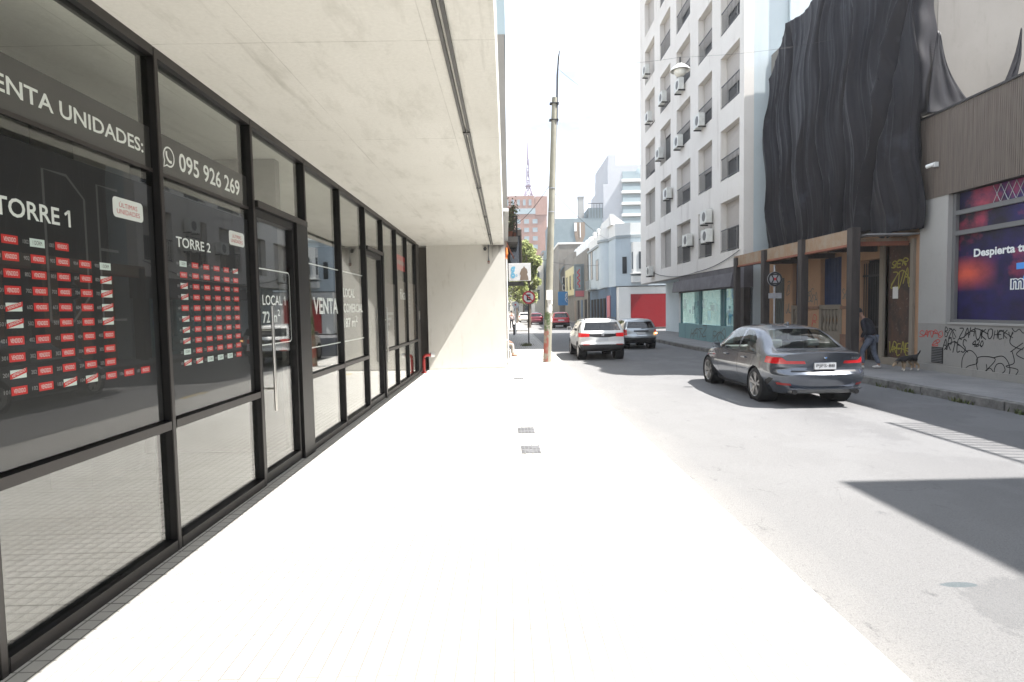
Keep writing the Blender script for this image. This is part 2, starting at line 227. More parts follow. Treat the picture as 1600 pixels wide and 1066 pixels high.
# ------------------------------------------------------------------ object helpers
def setp(o, label=None, cat=None, group=None, kind=None):
    if label: o['label'] = label
    if cat: o['category'] = cat
    if group: o['group'] = group
    if kind: o['kind'] = kind
    return o
def thing(name, label, cat, loc=(0, 0, 0), rot=0., group=None):
    o = bpy.data.objects.new(name, None); COL.objects.link(o); o.location = loc; o.rotation_euler = (0, 0, rot); o.empty_display_size = .2
    return setp(o, label, cat, group)
def link(name, me, parent=None):
    o = bpy.data.objects.new(name, me); COL.objects.link(o); o.parent = parent; return o
def copy_tree(o, parent=None):
    c = o.copy(); COL.objects.link(c); c.parent = parent
    for ch in list(o.children): copy_tree(ch, c)
    return c
_tc = {}
def text_geo(s, bold=0.):
    k = (s, bold)
    if k not in _tc:
        cu = bpy.data.curves.new('t', 'FONT'); cu.body = s; cu.resolution_u = 3; cu.offset = bold
        o = bpy.data.objects.new('t', cu); COL.objects.link(o)
        dg = bpy.context.evaluated_depsgraph_get(); me = bpy.data.meshes.new_from_object(o.evaluated_get(dg))
        vs = [tuple(v.co) for v in me.vertices]; fs = [tuple(p.vertices) for p in me.polygons]
        bpy.data.objects.remove(o); bpy.data.curves.remove(cu); bpy.data.meshes.remove(me)
        x0 = min(v[0] for v in vs); x1 = max(v[0] for v in vs); y0 = min(v[1] for v in vs); y1 = max(v[1] for v in vs)
        _tc[k] = ([((v[0]-x0)/(x1-x0), (v[1]-y0)/(y1-y0)) for v in vs], fs)
    return _tc[k]
class MB:
    def __init__(s): s.v = []; s.f = []; s.m = []
    def add(s, vs, fs, mi=0):
        b = len(s.v); s.v += [tuple(v) for v in vs]; s.f += [tuple(b+i for i in f) for f in fs]; s.m += [mi]*len(fs); return s
    def box(s, x0, x1, y0, y1, z0, z1, mi=0):
        return s.add([(x0, y0, z0), (x1, y0, z0), (x1, y1, z0), (x0, y1, z0), (x0, y0, z1), (x1, y0, z1), (x1, y1, z1), (x0, y1, z1)],
                     [(0, 3, 2, 1), (4, 5, 6, 7), (0, 1, 5, 4), (1, 2, 6, 5), (2, 3, 7, 6), (3, 0, 4, 7)], mi)
    def prism(s, poly, ax, a, b, mi=0):
        n = len(poly)
        def P(u, v, w): return {'x': (w, u, v), 'y': (u, w, v), 'z': (u, v, w)}[ax]
        return s.add([P(*p, a) for p in poly]+[P(*p, b) for p in poly], [tuple(range(n-1, -1, -1)), tuple(range(n, 2*n))]+[(i, (i+1) % n, n+(i+1) % n, n+i) for i in range(n)], mi)
    def tube(s, pts, r, n=8, mi=0, caps=True):
        pts = [Vector(p) for p in pts]; rs = r if isinstance(r, (list, tuple)) else [r]*len(pts); vs = []; fs = []
        for i, p in enumerate(pts):
            t = (pts[min(i+1, len(pts)-1)]-pts[max(i-1, 0)]).normalized()
            a = t.cross(Vector((0, 0, 1)))
            if a.length < .05: a = t.cross(Vector((0, 1, 0)))
            a.normalize(); b = t.cross(a)
            for k in range(n): vs.append(p+(a*cos(2*pi*k/n)+b*sin(2*pi*k/n))*rs[i])
        for i in range(len(pts)-1):
            for k in range(n): fs.append((i*n+k, i*n+(k+1) % n, (i+1)*n+(k+1) % n, (i+1)*n+k))
        if caps: fs += [tuple(range(n-1, -1, -1)), tuple(range((len(pts)-1)*n, len(pts)*n))]
        return s.add(vs, fs, mi)
    def lathe(s, prof, c=(0, 0, 0), ax='z', n=24, mi=0):
        vs = []; fs = []
        for (r, h) in prof:
            for k in range(n):
                a = 2*pi*k/n; u, v = r*cos(a), r*sin(a)
                vs.append({'z': (c[0]+u, c[1]+v, c[2]+h), 'x': (c[0]+h, c[1]+u, c[2]+v), 'y': (c[0]+u, c[1]+h, c[2]+v)}[ax])
        for i in range(len(prof)-1):
            for k in range(n): fs.append((i*n+k, i*n+(k+1) % n, (i+1)*n+(k+1) % n, (i+1)*n+k))
        return s.add(vs, fs, mi)
    def text(s, t, f, mi=0, bold=0.):
        vs, fs = text_geo(t, bold); return s.add([f(u, v) for u, v in vs], fs, mi)
    def strokes(s, lines, f, wd, mi=0):
        for l in lines:
            l = [Vector(p) for p in l]; L = []; R = []
            for i, p in enumerate(l):
                t = l[min(i+1, len(l)-1)]-l[max(i-1, 0)]
                if t.length < 1e-6: t = Vector((1, 0))
                nrm = Vector((-t.y, t.x)).normalized()*wd*.5; L.append(p+nrm); R.append(p-nrm)
            n = len(l); s.add([f(*p) for p in L]+[f(*p) for p in R], [(i, i+1, n+i+1, n+i) for i in range(n-1)], mi)
        return s
    def build(s, name, mats, parent=None, smooth=0., world=True, recalc=True, bevel=0.):
        if not isinstance(mats, (list, tuple)): mats = [mats]
        off = Vector((0, 0, 0))
        if world and parent is not None:
            r = parent
            while r.parent: r = r.parent
            off = Vector(r.location)
        me = bpy.data.meshes.new(name); me.from_pydata([tuple(Vector(v)-off) for v in s.v], [], s.f)
        for m in mats: me.materials.append(M[m] if isinstance(m, str) else m)
        me.polygons.foreach_set('material_index', s.m); me.update()
        if recalc or bevel:
            bm = bmesh.new(); bm.from_mesh(me); bmesh.ops.recalc_face_normals(bm, faces=bm.faces)
            if bevel: bmesh.ops.bevel(bm, geom=[e for e in bm.edges if len(e.link_faces) == 2 and e.calc_face_angle(0) > .6], offset=bevel, segments=2, affect='EDGES', profile=.6)
            bm.to_mesh(me); bm.free()
        if smooth:
            me.polygons.foreach_set('use_smooth', [True]*len(me.polygons)); me.set_sharp_from_angle(angle=radians(smooth))
        return link(name, me, parent)
def struct(o): o['kind'] = 'structure'; return o
def fit(y0, y1, z0, z1, x): return lambda u, v: (x, y0+(y1-y0)*u, z0+(z1-z0)*v)      # on the left shopfront, read from the street
def fitR(y0, y1, z0, z1, x): return lambda u, v: (x, y0+(y1-y0)*u, z0+(z1-z0)*v)     # y0 > y1 on the right side
def fitF(x0, x1, z0, z1, y): return lambda u, v: (x0+(x1-x0)*u, y, z0+(z1-z0)*v)     # facing the camera
# single-line letters for spray tags
ST = {'A': [[(0, 0), (.5, 1), (1, 0)], [(.2, .4), (.8, .4)]], 'B': [[(0, 0), (0, 1), (.7, .9), (.7, .6), (0, .5), (.9, .4), (.8, .05), (0, 0)]], 'C': [[(.9, .9), (.3, 1), (0, .5), (.3, 0), (.9, .15)]], 'D': [[(0, 0), (0, 1), (.8, .7), (.8, .3), (0, 0)]],
 'E': [[(.9, 1), (0, .95), (.1, 0), (.9, .05)], [(0, .5), (.7, .55)]], 'H': [[(0, 0), (.05, 1)], [(.9, 0), (.85, 1)], [(0, .5), (.9, .5)]], 'K': [[(0, 0), (0, 1)], [(.9, 1), (0, .5), (.9, 0)]], 'L': [[(0, 1), (0, 0), (.8, .05)]], 'N': [[(0, 0), (.05, 1), (.85, 0), (.9, 1)]],
 'O': [[(.5, 1), (0, .6), (.15, .1), (.6, 0), (1, .4), (.85, .9), (.5, 1)]], 'P': [[(0, 0), (0, 1), (.8, .9), (.8, .55), (0, .5)]], 'R': [[(0, 0), (0, 1), (.8, .9), (.75, .55), (0, .5), (.9, 0)]], 'S': [[(.9, .9), (.3, 1), (.1, .7), (.8, .35), (.7, 0), (0, .1)]], 'T': [[(0, 1), (1, .95)], [(.5, 1), (.45, 0)]],
 'U': [[(0, 1), (.1, .1), (.6, 0), (.9, .3), (.95, 1)]], 'V': [[(0, 1), (.45, 0), (1, 1)]], 'Y': [[(0, 1), (.5, .5), (1, 1)], [(.5, .5), (.4, 0)]], 'Z': [[(0, 1), (.95, .95), (0, 0), (1, .1)]], 'I': [[(.5, 0), (.5, 1)]], 'M': [[(0, 0), (.1, 1), (.5, .4), (.9, 1), (1, 0)]],
 '2': [[(0, .8), (.5, 1), (.9, .7), (0, 0), (1, .05)]], '4': [[(.7, 0), (.7, 1), (0, .35), (1, .35)]], '0': [[(.5, 1), (.05, .5), (.5, 0), (.95, .5), (.5, 1)]], '?': [[(0, .8), (.5, 1), (.9, .7), (.45, .45), (.45, .25)], [(.45, .08), (.47, .0)]], ' ': []}
def tag_lines(s, jit=.08, slant=.15, seed=1):
    r = random.Random(seed); n = len(s); res = []
    for i, ch in enumerate(s):
        dy = r.uniform(-jit, jit)
        for l in ST[ch]:
            res.append([((i+.08+.84*p[0]+slant*p[1])/n + r.uniform(-jit, jit)*.15, p[1]*.9+dy + r.uniform(-jit, jit)*.4) for p in l])
    return res
def smoothline(pts, n=6):
    o = []
    for i in range(len(pts)-1):
        p0 = Vector(pts[max(i-1, 0)]); p1 = Vector(pts[i]); p2 = Vector(pts[i+1]); p3 = Vector(pts[min(i+2, len(pts)-1)])
        for k in range(n):
            t = k/n; o.append(.5*((2*p1)+(p2-p0)*t+(2*p0-5*p1+4*p2-p3)*t*t+(3*p1-p0-3*p2+p3)*t**3))
    o.append(Vector(pts[-1])); return o
# ------------------------------------------------------------------ ground, roads, pavements
b = MB(); b.add([(-600, -300, -.06), (600, -300, -.06), (600, 1200, -.06), (-600, 1200, -.06)], [(0, 1, 2, 3)]); struct(b.build('ground', 'ground'))
b = MB()
for x0, x1, y0, y1 in ((1.9, 9.2, -25, 42.5), (-70, 70, 42.5, 51.2), (1.9, 9.2, 51.2, 420)):
    b.add([(x0, y0, 0), (x1, y0, 0), (x1, y1, 0), (x0, y1, 0)], [(0, 1, 2, 3)])
struct(b.build('road', 'road'))
b = MB(); b.box(-9.5, 1.80, -25, 42.2, -.05, .12); struct(b.build('pavement_left', 'sidewalk'))
b = MB(); b.box(1.80, 1.95, -25, 42.2, -.05, .119); struct(b.build('kerb_left', 'kerbl'))
b = MB(); b.box(-9.5, 1.9, 51.5, 420, -.05, .12); struct(b.build('far_pavement_left', 'kerbl'))
kr = [(8.98, -25), (8.9, 8), (8.8, 12), (8.6, 19), (8.35, 28), (8.3, 41.0), (8.7, 42.2), (9.4, 42.6)]
b = MB(); b.prism([(p[0]+.16, p[1]) for p in kr]+[(22, 42.6), (22, -25)], 'z', -.05, .17); struct(b.build('pavement_right', 'rwalk'))
b = MB()
for i in range(len(kr)-1):
    (xa, ya), (xb, yb) = kr[i], kr[i+1]; n = max(1, int((yb-ya)/1.0))
    for k in range(n):
        t0, t1 = k/n, (k+1)/n-.008; j = random.uniform(-.012, .012)
        b.prism([(xa+(xb-xa)*t0+j, ya+(yb-ya)*t0), (xa+(xb-xa)*t0+.158, ya+(yb-ya)*t0), (xa+(xb-xa)*t1+.158, ya+(yb-ya)*t1), (xa+(xb-xa)*t1+j, ya+(yb-ya)*t1)], 'z', -.05, .168+random.uniform(-.012, .002))
struct(b.build('kerb_right', 'kerbr', bevel=.012))
b = MB(); b.box(8.5, 24, 51.4, 66, -.05, .16); b.box(9.3, 24, 66, 420, -.05, .16); struct(b.build('far_pavement_right', 'rwalk'))
# worn marks lying on the road: a patch, a stain, old paint on the kerb
def blob(cx, cy, rx, ry, z, name, m, seed, n=26, rough=.25):
    r = random.Random(seed); vs = []
    for i in range(n):
        a = 2*pi*i/n; k = 1+r.uniform(-rough, rough); vs.append((cx+rx*k*cos(a), cy+ry*k*sin(a), z))
    o = MB().add(vs, [tuple(range(n))]).build(name, m, recalc=False); return struct(o)
blob(1.93, 13.2, .09, .55, .124, 'kerb_paint', 'kyellow', 3)
blob(-.55, 17.0, .16, .22, .124, 'pavement_paint', 'kyellow', 5)
# drain covers in the pavement
def cover(x, y, lab, w_=.125, l_=.21):
    t = thing('drain_cover', lab, 'drain cover', (x, y, .12), 0, 'drain covers along the pavement')
    b = MB(); b.box(x-w_, x+w_, y-l_, y+l_, .12, .127); b.build('frame', 'bar', t)
    b = MB(); n = 5
    for i in range(n):
        xx = x-w_*.82+i*(w_*1.64/(n-1)); b.box(xx-.017, xx+.017, y-l_*.85, y-.02, .127, .131); b.box(xx-.017, xx+.017, y+.02, y+l_*.85, .127, .131)
    b.build('grille', 'grate', t)
cover(.29, 7.42, 'grey slotted drain cover on the pale pavement, nearest of the row')
cover(.27, 8.62, 'grey slotted drain cover on the pale pavement, second of the row')
cover(.30, 15.2, 'grey slotted drain cover near the end wall, farthest of the row', .13, .17)

# ------------------------------------------------------------------ the concrete building with the shopfront
XG = -2.68
BLD = thing('concrete_building', 'new concrete building with black framed glass shopfront under a wide soffit', 'building', (-2.68, 8, .12))
b = MB(); b.box(-9.2, -.045, -12, 18.32, 4.0, 5.2); b.build('soffit', 'soffit', BLD)
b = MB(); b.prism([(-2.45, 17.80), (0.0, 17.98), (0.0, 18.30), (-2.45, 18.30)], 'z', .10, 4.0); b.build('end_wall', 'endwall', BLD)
b = MB(); b.prism([(-2.44, 17.785), (0.01, 17.965), (0.01, 17.979), (-2.44, 17.799)], 'z', .121, .165); b.build('skirting', 'kerbl', BLD)
# interior seen through the glass
b = MB(); b.box(-9.0, -2.85, -12, 17.6, .121, .135); b.build('interior_floor', 'intfloor', BLD)
for q in ((-9.0, -2.86, 17.62, 17.8, .1, 4.0), (-9.0, -3.0, 7.60, 7.75, .136, 4.0), (-9, -3.0, -12.2, -12, .1, 4)): b = MB(); b.box(*q); b.build('interior_wall', 'interior', BLD)
for y in (6.1, 11.9): b = MB(); b.box(-4.95, -4.5, y, y+.9, .136, 4.0); b.build('interior_column', 'column', BLD)
b = MB(); b.box(-9.2, -9.0, -12, 18.3, .1, 4.0); b.build('interior_wall', 'interior', BLD)
for (x, y) in ((-4.4, 6.9), (-4.4, 3.4), (-5.5, 13.0)):
    b = MB(); b.lathe([(0, 3.93), (.12, 3.935), (.14, 3.97), (.14, 4.0)], (x, y, 0), 'z', 20); b.build('ceiling_lamp', 'bulb', BLD, smooth=40)
Ys = [-6.55, -5.0, -3.4, -1.8, -.25, 1.3, 2.865, 4.45, 6.06, 7.62, 9.2, 10.82, 12.34, 13.86, 15.3, 16.88]
doors = {8: 1, 11: 2}
XO, XI = -2.625, -2.76
def bar(name, y0, y1, z0, z1, xo=XO, xi=XI):
    b = MB(); b.box(xi, xo, y0, y1, z0, z1); b.box(xo, xo+.004, y0+.008, y1-.008, z0+.0, z1-.0, 1); return b.build(name, ['frame', 'frameside'], BLD)  # front skin lighter than the frame: pavement bounce put into its colour
for i, y in enumerate(Ys):
    bar('mullion', y-.027, y+.027, .12, 3.93)
for i in range(len(Ys)-1):
    y0, y1 = Ys[i]+.027, Ys[i+1]-.027
    bar('head_rail', y0-.054, y1, 3.93, 4.0)
    if i in doors: continue
    bar('bottom_rail', y0, y1, .12, .205); bar('mid_rail', y0, y1, 1.085, 1.15)
    zs = [(.205, 1.085)]
    if i < 8:
        bar('transom_rail', y0, y1, 3.065, 3.09, XG+.012, XG-.012); zs += [(1.15, 3.065), (3.09, 3.93)]
    else: zs += [(1.15, 3.93)]
    for (z0, z1) in zs:
        b = MB(); b.box(XG-.006, XG+.006, y0, y1, z0, z1); b.build('glass_pane', 'lowpane' if z1 < 1.1 else 'pane', BLD)  # lower panes: same glass, mirror share raised to brighten the reflected pavement
def door(i, ya, yb, hy, zh):
    y0, y1 = Ys[i]+.027, Ys[i+1]-.027
    bar('transom_rail', y0, y1, zh, zh+.07, -2.595)
    b = MB(); b.box(XG-.006, XG+.006, y0, y1, zh+.07, 3.93); b.build('glass_pane', 'pane', BLD)
    b = MB(); b.box(XI, -2.60, yb+.03, y1, .12, zh); b.build('door_post', 'frame', BLD)
    b = MB()
    for (a, c, z0, z1) in ((y0+.004, ya+.03, .13, zh-.006), (yb-.05, yb, .13, zh-.006), (ya+.03, yb-.05, .13, .24), (ya+.03, yb-.05, zh-.10, zh-.006)): b.box(-2.73, -2.63, a, c, z0, z1)
    d = b.build('door', 'frame', BLD)
    b = MB(); b.box(XG-.006, XG+.006, ya+.03, yb-.05, .24, zh-.10); b.build('glass_pane', 'pane', d)
    b = MB(); b.tube([(-2.56, hy, .90), (-2.56, hy, 2.06)], .017, 12)
    for z in (1.15, 1.8): b.tube([(-2.56, hy, z), (-2.675, hy, z)], .011, 8)
    b.build('handle', 'steel', d, smooth=50)
    return d
D1 = door(8, 6.10, 7.18, 6.26, 3.10); D2 = door(11, 10.87, 12.16, 12.24, 3.16)
# service door and standpipe at the far end
b = MB(); b.box(-2.86, -2.655, 16.92, 17.64, .12, 4.0); sd = b.build('service_door', mat('service_door_paint', (.052, .048, .045), .45, var=.1), BLD)
b = MB(); b.box(-2.655, -2.63, 17.34, 17.38, 1.72, 1.98); b.build('handle', 'steel', sd)
# vinyl and lettering
XV, XT = XG, XG+.0015
def sheet(name, y0, y1, z0, z1, m): b = MB(); b.box(XV-.003, XV, y0, y1, z0, z1); return b.build(name, m, BLD)
def letters(s, y0, y1, z0, z1, m='white', name='lettering', parent=None, bold=.016, x=None):
    b = MB(); b.text(s, fit(y0, y1, z0, z1, XT if x is None else x), 0, bold); return b.build(name, m, parent or BLD, recalc=False)
for i in (5, 6, 7):
    sheet('vinyl_band', Ys[i]+.028, Ys[i+1]-.028, 3.095, 3.40, 'vband')
letters('VENTA UNIDADES:', 2.985, 4.335, 3.185, 3.285)
letters('095 926 269', 4.80, 5.87, 3.165, 3.32)
b = MB(); c0 = (4.66, 3.24)
ring = [(c0[0]+.07*cos(a), c0[1]+.075*sin(a)) for a in [radians(-115+k*13.5) for k in range(25)]]
b.strokes([ring+[(c0[0]-.075, c0[1]-.09), ring[0]]], fit(0, 1, 0, 1, XT), .013)
b.strokes([smoothline([(c0[0]-.032, c0[1]+.04), (c0[0]-.03, c0[1]+.0), (c0[0]+.0, c0[1]-.032), (c0[0]+.036, c0[1]-.034)], 5)], fit(0, 1, 0, 1, XT), .022); b.build('phone_icon', 'white', BLD, recalc=False)
nums = {}
def rrect(y0, y1, z0, z1, r):
    o = []
    for (cy, cz, a0) in ((y1-r, z1-r, 0), (y0+r, z1-r, 90), (y0+r, z0+r, 180), (y1-r, z0+r, 270)):
        for k in range(5): a = radians(a0+k*22.5); o.append((cy+r*cos(a), cz+r*sin(a)))
    return o
def badge(board, y0, y1, z0, z1):
    b = MB(); p = rrect(y0, y1, z0, z1, .03); b.add([(XT, *q) for q in p], [tuple(range(len(p)))])
    w_ = y1-y0; h_ = z1-z0
    b.text('ÚLTIMAS', fit(y0+w_*.2, y1-w_*.2, z0+h_*.53, z0+h_*.82, XT+.001), 1, .0); b.text('UNIDADES', fit(y0+w_*.12, y1-w_*.12, z0+h_*.2, z0+h_*.44, XT+.001), 1, .0)
    b.build('badge', ['white', 'redl'], board, recalc=False)
def sticker(board, cy, cz, kind, num):
    w_, h_ = .052, .0235; b = MB()
    def rect(m, x, s=1.): b.add([(x, cy-w_*s, cz-h_*s), (x, cy+w_*s, cz-h_*s), (x, cy+w_*s, cz+h_*s), (x, cy-w_*s, cz+h_*s)], [(0, 1, 2, 3)], m)
    if kind == 'R': rect(0, XT); b.text('VENDIDO', fit(cy-.038, cy+.038, cz-.012, cz+.012, XT+.001), 1); nm = 'sold_sticker'; ms = ['red', 'white']
    elif kind == 'D': rect(0, XT); b.text('1 DORM', fit(cy-.032, cy+.032, cz-.012, cz+.012, XT+.001), 1); nm = 'free_sticker'; ms = ['mint', 'darktxt']
    else:
        rect(0, XT); k = .26; b.add([(XT+.001, cy-.055, cz-.026), (XT+.001, cy+.055, cz+.004), (XT+.001, cy+.055, cz+.031), (XT+.001, cy-.055, cz+.001)], [(0, 1, 2, 3)], 1)
        b.text('VENDIDO', lambda u, v: (XT+.0016, cy-.044+.088*u, cz-.0175+.03*u+.0165*v), 2); nm = 'struck_sticker'; ms = ['mint', 'red', 'white']
    b.build(nm, ms, board, recalc=False)
    nums.setdefault(board.name, []).append((num, cy, cz))
B1 = sheet('availability_board', 2.90, 4.414, 1.16, 2.955, 'vinyl')
letters('TORRE 1', 3.045, 3.575, 2.525, 2.63, parent=B1); badge(B1, 3.965, 4.29, 2.66, 2.80)
c1 = [3.13+.182*k for k in range(7)]; rz = [2.40-.0915*k for k in range(10)]
grid = ['RDR..', 'RRRRD', 'RRRRS', 'RRRRS', 'SRRRS', 'SRRRS', 'RRRRR', 'RRRRR', 'SRRRR', 'RRSSRRR']
for r_, row in enumerate(grid):
    for c_, k in enumerate(row):
        if k != '.': sticker(B1, c1[c_], rz[r_], k, str((10-r_)*100+c_+1))
B2 = sheet('availability_board', 4.49, 6.02, 1.16, 2.955, 'vinyl')
letters('TORRE 2', 4.70, 5.24, 2.535, 2.62, parent=B2); badge(B2, 5.60, 5.92, 2.655, 2.795)
grid = ['DRRRRS', 'RRRRRR', 'SRRRRR', 'SRRRRR', 'RRRRRR', 'SRRRRR', 'SRRRRR', 'SRRRRR', 'DRRRRR', 'SSDDDR']
for r_, row in enumerate(grid):
    for c_, k in enumerate(row): sticker(B2, 4.785+.1825*c_, rz[r_], k, str((10-r_)*100+c_+1))
for B in (B1, B2):
    b = MB()
    for (n, cy, cz) in nums[B.name]: b.text(n, fit(cy-.098, cy-.060, cz-.011, cz+.011, XT), 0)
    b.build('unit_numbers', 'greytxt', B, recalc=False)
# faint big letters drawn on the first board
b = MB(); b.strokes([[(3.38, 1.95), (3.38, 2.84), (3.56, 2.84), (3.70, 2.72), (3.70, 2.1), (3.56, 1.95), (3.38, 1.95)], [(4.02, 2.84), (3.82, 2.84), (3.82, 1.95), (4.05, 1.95)], [(3.82, 2.42), (4.0, 2.42)]], fit(0, 1, 0, 1, XV+.0004), .018); b.build('ghost_lettering', 'faint', B1, recalc=False)
def flag1(y, z0, z1, parent, wd=.016): b = MB(); h = z1-z0; b.strokes([[(y-.34*h, z1-.30*h), (y-.02*h, z1-.06*h)]], fit(0, 1, 0, 1, XT), wd); b.build('lettering', 'white', parent, recalc=False)
flag1(3.567, 2.525, 2.63, B1); 
def outline(y0, y1, z0, z1, parent=None): b = MB(); p = rrect(y0, y1, z0, z1, .05); b.strokes([p+[p[0]]], fit(0, 1, 0, 1, XT), .014); b.build('vinyl_outline', 'white', parent or BLD, recalc=False)
outline(6.16, 7.10, 1.63, 2.47, D1)
letters('LOCAL 1', 6.30, 6.95, 2.07, 2.185, parent=D1); flag1(6.942, 2.07, 2.185, D1); letters('72 m', 6.29, 6.68, 1.87, 2.0, parent=D1); letters('2', 6.70, 6.77, 1.945, 2.02, parent=D1)
b = MB(); b.strokes([[(10.70, 2.65), (7.78, 2.65), (7.74, 2.6), (7.74, 1.55), (7.78, 1.495), (10.70, 1.495)]], fit(0, 1, 0, 1, XT), .016); b.build('vinyl_outline', 'white', BLD, recalc=False)
letters('VENTA', 7.95, 9.10, 1.955, 2.195, bold=.03)
letters('LOCAL', 9.43, 10.12, 2.225, 2.38, bold=.02); letters('COMERCIAL', 9.42, 10.66, 1.97, 2.125, bold=.02); letters('187 m', 9.40, 10.12, 1.72, 1.88, bold=.02); letters('2', 10.15, 10.26, 1.80, 1.91)
letters('fika', 14.45, 15.22, 2.28, 2.56, bold=.015)
b = MB(); b.box(XV-.003, XV, 13.90, 15.26, 3.02, 3.40); b.build('red_notice', 'redl', BLD)
b = MB()
for k in range(6): b.add([(XT, 14.05+.2*k, 3.16), (XT, 14.18+.2*k, 3.16), (XT, 14.18+.2*k, 3.27), (XT, 14.05+.2*k, 3.27)], [(0, 1, 2, 3)])
b.build('notice_text', 'greytxt', BLD, recalc=False)
b = MB()
for k in range(7): z = 2.5-.1*k; b.add([(XT, 15.75, z), (XT, 15.95, z), (XT, 15.95, z+.05), (XT, 15.75, z+.05)], [(0, 1, 2, 3)])
for k in range(3): z = 1.9-.12*k; b.add([(XT, 12.6, z), (XT, 13.5-.2*k, z), (XT, 13.5-.2*k, z+.06), (XT, 12.6, z+.06)], [(0, 1, 2, 3)])
b.build('small_print', 'greytxt', BLD, recalc=False)
sheet('menu_film', 12.38, 13.82, 1.16, 2.62, mat('brown_film', (.13, .115, .105), .6)); sheet('menu_film', 13.90, 15.26, 1.16, 2.75, 'slat'); sheet('menu_film', 15.34, 16.84, 1.16, 2.75, 'slat')  # plain brown sheets across the lower part of the three farthest bays
# soffit fittings
t = thing('ceiling_track', 'long thin dark double track fixed along the concrete soffit', 'track', (-.41, 3, 4.0)); b = MB()
for x in (-.435, -.385): b.box(x-.014, x+.014, -10, 17.6, 3.965, 4.0)
for k in range(9): b.box(-.45, -.37, -8+k*2.9, -7.92+k*2.9, 3.955, 3.9649)
b.build('rail', 'dmetal', t)
t = thing('wall_camera', 'small dark dome camera under the soffit on the end wall', 'camera', (-.62, 17.6, 3.85)); b = MB(); b.lathe([(0, -.06), (.04, -.045), (.05, 0), (.05, .03)], (-.62, 17.75, 3.86), 'z', 14); b.build('dome', 'dplast', t, smooth=40); b = MB(); b.box(-.65, -.59, 17.76, 17.9, 3.89, 3.93); b.build('bracket', 'dmetal', t)
t = thing('drain_pipe', 'thin rusty pipe stub hanging down the top of the end wall', 'pipe', (-.52, 17.85, 3.4)); b = MB(); b.tube([(-.52, 17.86, 4.0), (-.52, 17.86, 3.48), (-.52, 17.83, 3.44)], .022, 8); b.build('pipe', 'galv', t, smooth=40); b = MB(); b.tube([(-.52, 17.86, 3.42), (-.52, 17.86, 3.5)], .035, 8); b.build('collar', 'rustred', t, smooth=40)
t = thing('standpipe', 'short red fire standpipe with white cap beside the dark service door', 'standpipe', (-2.5, 17.2, .12)); b = MB(); b.tube(smoothline([(-2.5, 17.02, .12), (-2.5, 17.02, .5), (-2.49, 17.03, .60), (-2.44, 17.06, .645), (-2.3, 17.12, .65)], 5), .045, 12); b.build('pipe', 'hyd', t, smooth=50)
b = MB(); b.tube([(-2.31, 17.115, .65), (-2.2, 17.16, .65)], [.075, .07], 14); b.build('cap', 'bulb', t, smooth=50); b = MB(); b.tube([(-2.5, 17.02, .12), (-2.5, 17.02, .15)], .085, 14); b.build('flange', 'hyd', t)
t = thing('corner_conduit', 'orange wrapped conduit joint at the outer corner of the end wall', 'conduit', (.03, 18.2, 3.5)); b = MB(); b.tube([(.04, 18.34, 3.95), (.045, 18.34, 3.75), (.03, 18.34, 3.6)], [.03, .05, .045], 8); b.build('wrap', 'orange', t, smooth=40); b = MB(); b.tube([(.04, 18.345, .12), (.04, 18.345, 3.62)], .022, 8); b.build('conduit', 'bulb', t)
# ------------------------------------------------------------------ low grey shop
XL = 11.1
LOW = thing('low_shop', 'low grey shop with brown ribbed cladding above a dark poster window', 'shop building', (XL, 10, .17))
b = MB(); b.box(XL+.5, 21, 5.0, 15.24, .1, 6.6); b.build('wall', 'shopwall', LOW)
b = MB(); b.box(XL, XL+.5, 5.0, 15.24, .1, 1.40); b.box(XL-.04, XL-.001, 5.0, 15.24, .1, .34); b.build('plinth', 'shopwall', LOW)
b = MB(); b.box(XL-.03, XL+.3, 5.0, 14.2, 1.402, 1.45); b.build('sill', 'pillar', LOW)
b = MB(); b.box(XL, XL+.5, 14.28, 15.24, 1.402, 4.64); b.box(XL-.004, XL+.49, 14.28, 15.24, 3.20, 3.206); b.box(XL-.004, XL+.49, 14.28, 15.24, 2.33, 2.336); b.build('pillar', 'pillar', LOW)
b = MB(); b.box(XL, XL+.5, 5.0, 15.3, 4.66, 6.70); b.build('cladding_backing', 'slatd', LOW)
b = MB(); n = 196
for i in range(n): y = 5.03+i*(10.25/n); b.box(XL-.022, XL-.0005, y, y+.036, 4.64, 6.74)
b.build('ribbed_cladding', 'slat', LOW)
b = MB(); b.box(XL-.06, XL+.55, 4.98, 15.32, 6.742, 6.79); b.build('coping', 'dmetal', LOW)
b = MB(); b.box(XL+.22, XL+.25, 5.0, 14.28, 1.45, 4.64); P = b.build('poster_window', 'poster', LOW)
b = MB()
for z in (3.60, 4.10): b.box(XL+.12, XL+.21, 5.0, 14.18, z, z+.11)
b.box(XL+.12, XL+.21, 14.18, 14.278, 1.45, 4.64); b.box(XL+.12, XL+.21, 5.0, 14.18, 1.45, 1.52); b.build('window_frame', 'bar', LOW)
b = MB()
for k in range(46):
    y = 5.2+k*.2; 
    if y+.2 > 13.2: break
    b.tube([(XL+.20, y, 4.22), (XL+.20, y+.2, 4.62)], .008, 4); b.tube([(XL+.205, y+.2, 4.22), (XL+.205, y, 4.62)], .008, 4)
b.build('lattice', 'galv', LOW)
xp = XL+.215
b = MB(); b.text('Despierta tu', fitR(13.72, 12.30, 2.97, 3.22, xp), 0, .035); b.build('poster_lettering', 'white', P, recalc=False)
b = MB(); b.strokes([smoothline([(12.56, 2.72), (12.2, 2.72), (12.1, 2.64), (12.28, 2.52), (12.34, 2.38)], 6)], fit(0, 1, 0, 1, xp), .14); b.build('poster_emblem', 'logoblue', P, recalc=False)
